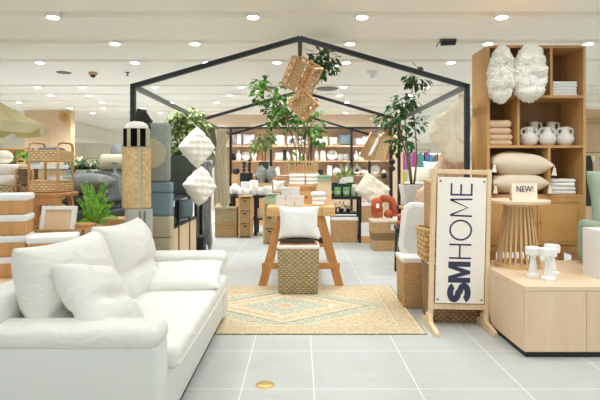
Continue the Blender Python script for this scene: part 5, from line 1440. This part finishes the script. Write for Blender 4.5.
tag(B().b6(-.10, .10, -.08, .08, 0, .11, .03, 3).obj('grey_pouch', 'grey_f', None, (sx + .0, Ys + .06, szt + .288), (0, 0, 0), smooth=True), 'dark grey pouch in the upper basket of the rattan stand', 'pouch')
tag(B().lathe([(0, 0), (.05, 0), (.065, .12), (.058, .12), (.045, .01), (0, .01)], 20).obj('white_pot', 'white_cer', None, (sx + .03, Ys + .06, szt + .023), smooth=True), 'white pot in the lower basket of the rattan stand', 'pot')
# shelf of tubs behind at the frame edge
Yw = 4.9
t = thing('display_counter', 'white topped wooden counter at the edge behind the rattan stand', 'counter', (PX(-6, Yw) - .02, Yw + .3, 0))
cz = PZ(164, Yw)
B().b6(-.65, .50, -.28, .28, cz - .05, cz).obj('top', 'white_paint', t)
B().b6(-.62, .48, .2, .26, 0, cz - .05).obj('back_panel', 'pine', t)
B().b6(-.62, .48, -.26, .2, .0, PZ(216, Yw)).obj('lower_case', 'pine', t)
for x in (-.62, .45): B().b6(x, x + .03, -.26, .2, PZ(216, Yw), cz - .05).obj('side_panel', 'pine', t)
lz = PZ(216, Yw)
t = thing('wicker_crate', 'wicker crate with a cane handle holding white tubs', 'basket', (PX(3, Yw), Yw + .0, lz))
B().b6(-.28, .18, -.13, .13, 0, PZ(184, Yw) - lz, .01).obj('body', 'wick_grey', t)
B().tube([(.19, -.1, .2), (.19, -.1, .46), (.23, -.1, .50), (.33, -.1, .50), (.36, -.1, .46), (.36, -.1, .1)], .012).obj('handle', 'rattan', t, smooth=True)
zq = PZ(184, Yw)
tag(B().lathe([(0, 0), (.14, 0), (.15, .085), (.145, .09), (0, .085)], 24).obj('white_tub', 'white_paint', None, (PX(3, Yw), Yw, zq), smooth=True), 'lower white tub of two nested in the wicker crate', 'tub', 'white tubs')
tag(B().lathe([(0, 0), (.14, 0), (.155, .105), (.15, .11), (0, .10)], 24).obj('white_tub', 'white_paint', None, (PX(3, Yw), Yw, zq + .091), smooth=True), 'upper white tub of two nested in the wicker crate', 'tub', 'white tubs')
t = thing('wicker_basket', 'small dark wicker basket beside the crate of white tubs', 'basket', (PX(30, Yw), Yw + .05, lz))
B().b6(-.07, .1, -.12, .12, 0, .30, .01).obj('body', 'wick_dark', t)
tag(B().sph((0, 0, .07), .09, (1, .8, .8)).obj('white_bowl', 'cream_f', None, (PX(1, Yw), Yw + .05, cz), smooth=True), 'round cream ornament on the white counter at the frame edge', 'ornament')
t = thing('table_lamp', 'brown wicker shaded lamp on the white counter', 'lamp', (PX(9, Yw + .25), Yw + .25, cz))
B().lathe([(.03, .03), (.17, .16), (.165, .17), (.02, .04)], 22).obj('shade', 'rattan_dk', t, smooth=True)
B().lathe([(0, 0), (.07, 0), (.03, .03), (0, .03)], 16).obj('base', 'dark_wood', t)
t = thing('potted_plant', 'small bright green shrub on the white counter', 'plant', (PX(19.5, Yw + .2), Yw + .2, cz))
B().lathe([(0, 0), (.035, 0), (.045, .04), (0, .04)], 14).obj('pot', 'dark_wood', t)
foliage('foliage', [((0, 0, .09), (.06, .06, .07))], 'leaf_f', t, 70, .05, .025, 4)
t = thing('rattan_handle_basket', 'small basket with an arched cane handle by the rattan stand', 'basket', (PX(21, Yw + .1), Yw + .1, cz - .0))
B().b6(-.03, .03, -.03, .03, 0, .02).obj('base', 'rattan', t)
B().tube([(-.04, 0, 0), (-.035, 0, .035), (0, 0, .055), (.04, 0, .035), (.045, 0, 0)], .007).obj('handle', 'rattan', t, smooth=True)

# fern on the platform
o = Vector((PX(94, 4.3), 4.3, RZ))
fe = thing('fern', 'bright green fern in a pot behind the sofa back', 'plant', o)
B().lathe([(0, 0), (.06, 0), (.075, .11), (.068, .11), (0, .10)], 18).obj('pot', 'kraft', fe, smooth=True)
rn = random.Random(12)
fr_t = [(80, 184), (86, 182), (108, 183), (100, 194), (77, 200), (116, 204), (84, 196), (110, 198), (92, 186), (76, 224), (120, 218), (103, 186), (88, 206), (82, 214), (112, 212), (97, 200), (72, 228), (90, 192), (105, 206), (98, 214)]
b = B()
for (px, py) in fr_t:
    tip = rel(px * .9 + 9.2, py, 4.3 + rn.uniform(-.22, .12), o); base = Vector((rn.uniform(-.03, .03), rn.uniform(-.03, .03), .10))
    mid = base.lerp(tip, .5) + Vector((0, 0, .07))
    prev_ = None; n_ = 18
    for i in range(n_ + 1):
        s_ = i / n_; p = base * (1 - s_) ** 2 + mid * 2 * s_ * (1 - s_) + tip * s_ * s_
        if prev_ is not None and i > 3:
            d = (p - prev_).normalized(); side = d.cross(Vector((.1, -1, .2))).normalized(); L_ = .055 * (1 - s_ * .75)
            for sg_ in (-1, 1): b.leaf(p, side * sg_ + d * .6, Vector((0, -1, .4)), L_, .016)
        prev_ = p
b.obj('fronds', 'leaf_f', fe)
# big grey floor cushions on a dark bench
Yg = 5.15
bz = PZ(204, Yg - .3) - .075
t = thing('dark_bench', 'dark upholstered bench below the large grey cushions', 'bench', (PX(88, Yg), Yg + .05, 0))
B().b6(-.36, .36, -.3, .3, bz - .12, bz, .02).obj('seat', 'dark_f', t)
for a in (-1, 1):
    for c in (-1, 1): B().b6(a * .32 - .02, a * .32 + .02, c * .26 - .02, c * .26 + .02, 0, bz - .12).obj('leg', 'black', t)
cushion('floor_cushion', 'large charcoal floor cushion underneath the grey one', 'dark_f', .56, .46, .17, (PX(92, Yg), Yg + .05, bz + .088), (math.radians(90), 0, 0), 'large grey cushions', n=14, p=3)
cushion('floor_cushion', 'large grey floor cushion on top of the charcoal one', 'grey_f', .60, .48, .22, (PX(82, Yg), Yg + .05, bz + .27), (math.radians(90), math.radians(-4), 0), 'large grey cushions', n=14, p=3, amp=.01)
# low crates between bench and platform
t = thing('wicker_basket', 'brown wicker basket beside the fern behind the sofa', 'basket', (PX(116, 4.72), 4.78, PLZ))
B().b6(-.14, .13, -.13, .13, 0, PZ(219, 4.65) - PLZ, .01).obj('body', 'wick_tan', t)
B().tube([(-.14, -.13, .18), (.13, -.13, .18), (.13, .13, .18), (-.14, .13, .18)], .012, 8, True).obj('rim', 'rattan', t, smooth=True)
tag(B().frustum((0, 0, 0), .15, .12, .18, .15, .16, .006).obj('wooden_tub', 'bin_wood', None, (PX(82, 4.0), 4.02, RZ)), 'plain wooden tub next to the framed cork board', 'tub')
pl2 = thing('side_platform', 'low wooden side platform under the brown wicker basket', 'platform', (PX(116, 4.72), 4.80, 0))
B().b6(-.2, .16, -.08, .22, 0, PLZ - .002).obj('block', 'oak', pl2)
# pale stand with grey candlestick, rolled rug, grey easel, flowers
Yp = 5.72
t = thing('candlestick', 'pale grey turned candlestick on a slanted stand behind the cushions', 'candlestick', (PX(115, Yp), Yp, PZ(176, Yp)))
B().lathe([(0, 0), (.05, 0), (.045, .02), (.018, .04), (.018, .13), (.035, .15), (.03, .17), (0, .17)], 14).obj('stem', 'grey_stone', t, smooth=True)
t = thing('slanted_stand', 'grey slanted stand with pale edge under the candlestick', 'stand', (PX(117, Yp), Yp, 0))
B().frustum((0, 0, 0), .30, .3, .11, .2, PZ(176, Yp), .004).obj('body', 'grey_stone', t)
B().beam((-.15, -.155, .0), (-.058, -.105, PZ(176, Yp) - .01), .02, .02, (0, 1, 0)).obj('edge', 'pine', t)
t = thing('rolled_rug', 'cream rug rolled up and lying on its side behind the bundle', 'rug', (PX(115, 6.3), 6.3, PZ(171, 6.3)))
b = B().cyl((-.16, 0, .11), (.20, 0, .11), .11, seg=22); b.obj('roll', 'shag_cr', t, smooth=True, angle=40)
tag(B().b6(-.22, .25, -.14, .14, 0, PZ(171, 6.3)).obj('grey_plinth', 'grey_f', None, (PX(115, 6.3), 6.3, 0)), 'grey plinth under the rolled cream rug', 'plinth')
t = thing('floor_lamp', 'grey shaded lamp beside the striped rug bundle', 'lamp', (PX(117, 6.9), 6.9, 0))
B().cyl((0, 0, .03), (0, 0, PZ(158, 6.9)), .012).obj('pole', 'black', t); B().lathe([(0, 0), (.13, 0), (.13, .03), (0, .03)], 18).obj('base', 'black', t)
B().lathe([(.10, -.09), (.065, .11), (.06, .11), (.095, -.09)], 20, (0, 0, PZ(151, 6.9))).obj('shade', 'grey_f', t, smooth=True)
Yfl = 7.6
o = Vector((PX(84, Yfl), Yfl, PZ(176, Yfl)))
t = thing('flower_trough', 'trough of cream flowers and dark leaves behind the grey cushions', 'flowers', o)
B().b6(-.28, .26, -.12, .12, 0, .10, .01).obj('trough', 'pot_w', t)
foliage('leaves', [cl(77, 167, 8, 6, Yfl, o), cl(86, 165, 8, 6, Yfl, o), cl(94, 167, 7, 7, Yfl, o), cl(66, 168, 7, 6, Yfl, o), cl(70, 178, 8, 6, Yfl, o)], 'leaf_b', t, 330, .10, .055, 6)
foliage('blossoms', [cl(82, 162, 8, 3, Yfl, o), cl(92, 163, 6, 3, Yfl, o), cl(75, 164, 5, 3, Yfl, o)], 'leaf_y', t, 60, .055, .045, 7)
tag(B().b6(-.34, .34, -.2, .2, 0, o.z).obj('black_plinth', 'black', None, (o.x, Yfl, 0)), 'black plinth below the trough of cream flowers', 'plinth')
# parasol over the far left display
Yu = 6.1
o = Vector((PX(-28, Yu), Yu, 0))
t = thing('parasol', 'cream canvas parasol with a scalloped edge over the far display', 'parasol', o)
zt_, ze, rad = PZ(88, Yu), PZ(124, Yu), .86
b = B(); ns = 8; rows = []
apex = b.bm.verts.new((0, 0, zt_)); per = ns * 6; rr = []
for k in range(1, 7):
    f = k / 6; ring = []
    for i in range(per):
        a = 2 * PI * i / per; seg_ = (i % 6) / 6 - .5
        r_ = rad * f * math.cos(PI / ns) / math.cos((seg_) * 2 * PI / ns)
        z = zt_ - (zt_ - ze) * f + .03 * f * (1 - f)
        ring.append(b.bm.verts.new((r_ * math.cos(a), r_ * math.sin(a), z)))
    rr.append(ring)
for i in range(per): b.bm.faces.new((apex, rr[0][i], rr[0][(i + 1) % per]))
for a_, c_ in zip(rr, rr[1:]):
    for i in range(per): b.bm.faces.new((a_[i], c_[i], c_[(i + 1) % per], a_[(i + 1) % per]))
bmesh.ops.solidify(b.bm, geom=b.bm.faces[:], thickness=.006)
cn = b.obj('canopy', 'umb_f', t)
b = B(); top = []; bot = []
for i in range(per):
    a = 2 * PI * i / per; s_ = (i % 6) / 6 - .5
    r_ = rad * math.cos(PI / ns) / math.cos(s_ * 2 * PI / ns); q = abs(s_)
    top.append(b.bm.verts.new((r_ * math.cos(a), r_ * math.sin(a), ze))); bot.append(b.bm.verts.new((r_ * math.cos(a) * 1.002, r_ * math.sin(a) * 1.002, ze - (.05 if q > .45 else .125))))
for i in range(per): b.bm.faces.new((top[i], top[(i + 1) % per], bot[(i + 1) % per], bot[i]))
bmesh.ops.solidify(b.bm, geom=b.bm.faces[:], thickness=.005)
b.obj('valance', 'umb_f', cn)
B().cyl((0, 0, .05), (0, 0, zt_ + .03), .022).obj('pole', 'pine', t, smooth=True)
B().lathe([(0, 0), (.22, 0), (.22, .04), (.04, .07), (0, .07)], 20).obj('base', 'grey_metal', t)
for i in range(8):
    a = 2 * PI * (i + .5) / 8; B().cyl((.02 * math.cos(a), .02 * math.sin(a), zt_ - .03), (rad * .97 * math.cos(a), rad * .97 * math.sin(a), ze - .005), .007, seg=6).obj('rib', 'pine', t)
# clock on the timber pillar
t = thing('wall_clock', 'round wooden wall clock on the timber clad pillar', 'clock', (PX(64, 13.4), 13.45, PZ(116.5, 13.4)))
B().lathe([(0, 0), (.155, 0), (.155, .03), (.12, .035), (.12, .03), (0, .03)], 26, mat=Matrix.Rotation(PI / 2, 4, 'X')).obj('case', 'gold', t, smooth=True, angle=40)
B().lathe([(0, .031), (.119, .031)], 26, mat=Matrix.Rotation(PI / 2, 4, 'X')).obj('dial', 'kraft', t)
B().beam((0, -.034, 0), (.05, -.034, .05), .01, .004, (0, 1, 0)).obj('hand', 'black', t); B().beam((0, -.034, 0), (-.01, -.034, .08), .008, .004, (0, 1, 0)).obj('hand', 'black', t)

# ---------------------------------------------------------------- far shop floor: racks and shelves in the distance
COLS = {}
def cmat(c):
    if c not in COLS: COLS[c] = fabric('cloth %s %s %s' % c, c)
    return COLS[c]
def rack(x, y, w_, h_, cols, lab, labs, rot=0.0, zb=.35, item_='garment'):
    t = thing('clothes_rack', lab, 'rack', (x, y, 0), rot)
    B().tube([(-w_ / 2, 0, 0), (-w_ / 2, 0, h_), (w_ / 2, 0, h_), (w_ / 2, 0, 0)], .016, 8).obj('rail', 'black_metal', t)
    for sx in (-1, 1): B().b6(sx * w_ / 2 - .02, sx * w_ / 2 + .02, -.22, .22, 0, .03).obj('foot', 'black_metal', t)
    n = len(cols); R_ = Matrix.Rotation(rot, 4, 'Z')
    for i, c in enumerate(cols):
        xx = -w_ / 2 + w_ * (i + .5) / n; p = Vector((x, y, 0)) + R_ @ Vector((xx, 0, 0))
        b = B(); b.extrude_outline([(-w_ / n * .44, zb - h_ + .02), (-w_ / n * .40, -.14), (-.03, -.035), (.03, -.035), (w_ / n * .40, -.14), (w_ / n * .44, zb - h_ + .02)], -.045, .045)
        g_ = b.obj('hanging_garment', cmat(c), None, (p.x, p.y, h_ - .03), (0, 0, rot))
        tag(g_, labs % ORDL[i], 'garment', lab)
    return t
rack(PX(413, 16.5), 16.3, 1.0, 1.95, [(232, 96, 180), (150, 130, 214), (238, 120, 190), (130, 206, 214), (232, 96, 170)], 'far rack of pink, violet and aqua garments past the potted tree',
     'garment on the far rack of pink and aqua clothes, %s from the left', zb=1.30)
rack(PX(409, 16.0), 15.8, .62, 1.28, [(222, 232, 60), (240, 240, 236), (226, 236, 90), (236, 236, 230)], 'far lower rack of yellow and white clothes past the potted tree',
     'garment on the far yellow and white rack, %s from the left', zb=.55)
rack(PX(431, 15.0), 15.0, .42, 1.80, [(60, 140, 190), (98, 150, 196), (140, 118, 96)], 'far black rack of blue and brown garments by the sheepskin', 'garment on the far blue and brown rack, %s from the left', zb=1.2)
t = thing('display_plinth', 'white display plinth far behind the potted tree', 'plinth', (PX(426, 11), 11.0, 0))
B().b6(-.42, .42, -.3, .3, 0, 1.0, .01).obj('block', 'white_paint', t)
for i, (px, py, w_, h_, mt, lab) in enumerate(((421, 175, 14, 16, 'cream_f', 'cream shaded cushion on the far white plinth, lower one'), (430, 160, 18, 14, 'cream_f', 'pale cream cushion topping the far white plinth'))):
    pass
cushion('floor_cushion', 'wide cream cushion on the far white plinth past the tree', 'cream_f', .50, .36, .2, (PX(421, 10.9), 10.9, 1.0 + .18), (math.radians(-8), 0, 0), n=10)
cushion('floor_cushion', 'white cushion stacked behind the wide cream one', 'linen', .46, .5, .2, (PX(433, 11.1), 11.12, 1.0 + .25), (math.radians(-8), 0, 0), n=10)
t = thing('shop_gondola', 'white free standing shelf far behind the wide cream cushion', 'shelf', (PX(448, 18), 18, 0))
B().b6(-1.6, .3, -.2, .2, 0, .1).obj('base', 'white_paint', t); B().b6(-1.6, .3, .1, .14, .1, 1.9).obj('back_panel', 'white_paint', t)
for z in (.5, .95, 1.4, 1.85): B().b6(-1.6, .3, -.2, .1, z, z + .03).obj('shelf', 'white_paint', t)
# far right past the bookcase
rack(PX(594, 9.0), 9.2, .75, 1.62, [(196, 140, 96), (232, 226, 214), (64, 62, 60), (206, 186, 160), (150, 96, 66)], 'clothes rack past the bookcase behind the green chair', 'garment on the rack past the bookcase, %s from the left', zb=.6)
t = thing('wall_fixture', 'wood panelled fixture with a metal rail past the bookcase', 'fixture', (PX(606, 11), 11.2, 0))
B().b6(-.6, 1.2, 0, .05, 0, PZ(108, 11)).obj('panel', 'column_wood', t)
for z in (PZ(118, 11), PZ(122, 11)): B().cyl((-.55, -.06, z), (1.1, -.06, z), .016).obj('rail', 'gold', t)
# far left aisle
for i, (px, Y, w_, h_, cols, zb) in enumerate(((88, 17, 1.2, 1.55, [(206, 170, 130), (240, 236, 230), (60, 60, 60), (196, 150, 110), (238, 230, 220)], .8), (106, 20, 1.6, 1.75, [(236, 230, 222), (228, 190, 170), (40, 40, 44), (240, 238, 234), (200, 150, 120), (230, 226, 220)], .8), (8, 10.5, 1.1, 1.75, [(150, 96, 60), (70, 70, 74), (60, 62, 66), (190, 130, 84), (90, 60, 44)], 1.2))):
    rack(PX(px, Y), Y, w_, h_, cols, ('far rack of tan and white clothes beyond the flower trough', 'farthest rack of pale clothes down the aisle', 'rack of brown and dark clothes under the parasol')[i],
         ('garment on the far tan and white rack, %s from the left', 'garment on the farthest pale rack, %s from the left', 'garment on the rack under the parasol, %s from the left')[i], zb=zb)
for i, (px, Y, c, h_, w_) in enumerate(((80, 13, (196, 160, 120), 1.45, .5), (96, 12, (60, 60, 62), 1.25, .6), (112, 14.5, (226, 216, 204), 1.4, .5), (125, 16, (230, 222, 214), 1.5, .8), (30, 9.2, (200, 202, 204), 1.5, .25))):
    t = thing('display_unit', ('tan display unit down the aisle beyond the pillar', 'dark low display unit down the aisle behind the flowers', 'pale display unit beside the rolled cream rug', 'pale wide display unit furthest down the aisle', 'slim white display unit by the timber pillar')[i], 'display unit', (PX(px, Y), Y, 0), 0)
    B().b6(-w_ / 2, w_ / 2, -.2, .2, 0, .12).obj('base', 'dark_wood', t)
    B().b6(-w_ / 2, w_ / 2, .15, .2, .12, h_).obj('back_panel', cmat(c), t)
    for k in range(3): z = .4 + (h_ - .4) * k / 2; B().b6(-w_ / 2, w_ / 2, -.2, .15, z - .025, z).obj('shelf', cmat(c), t)
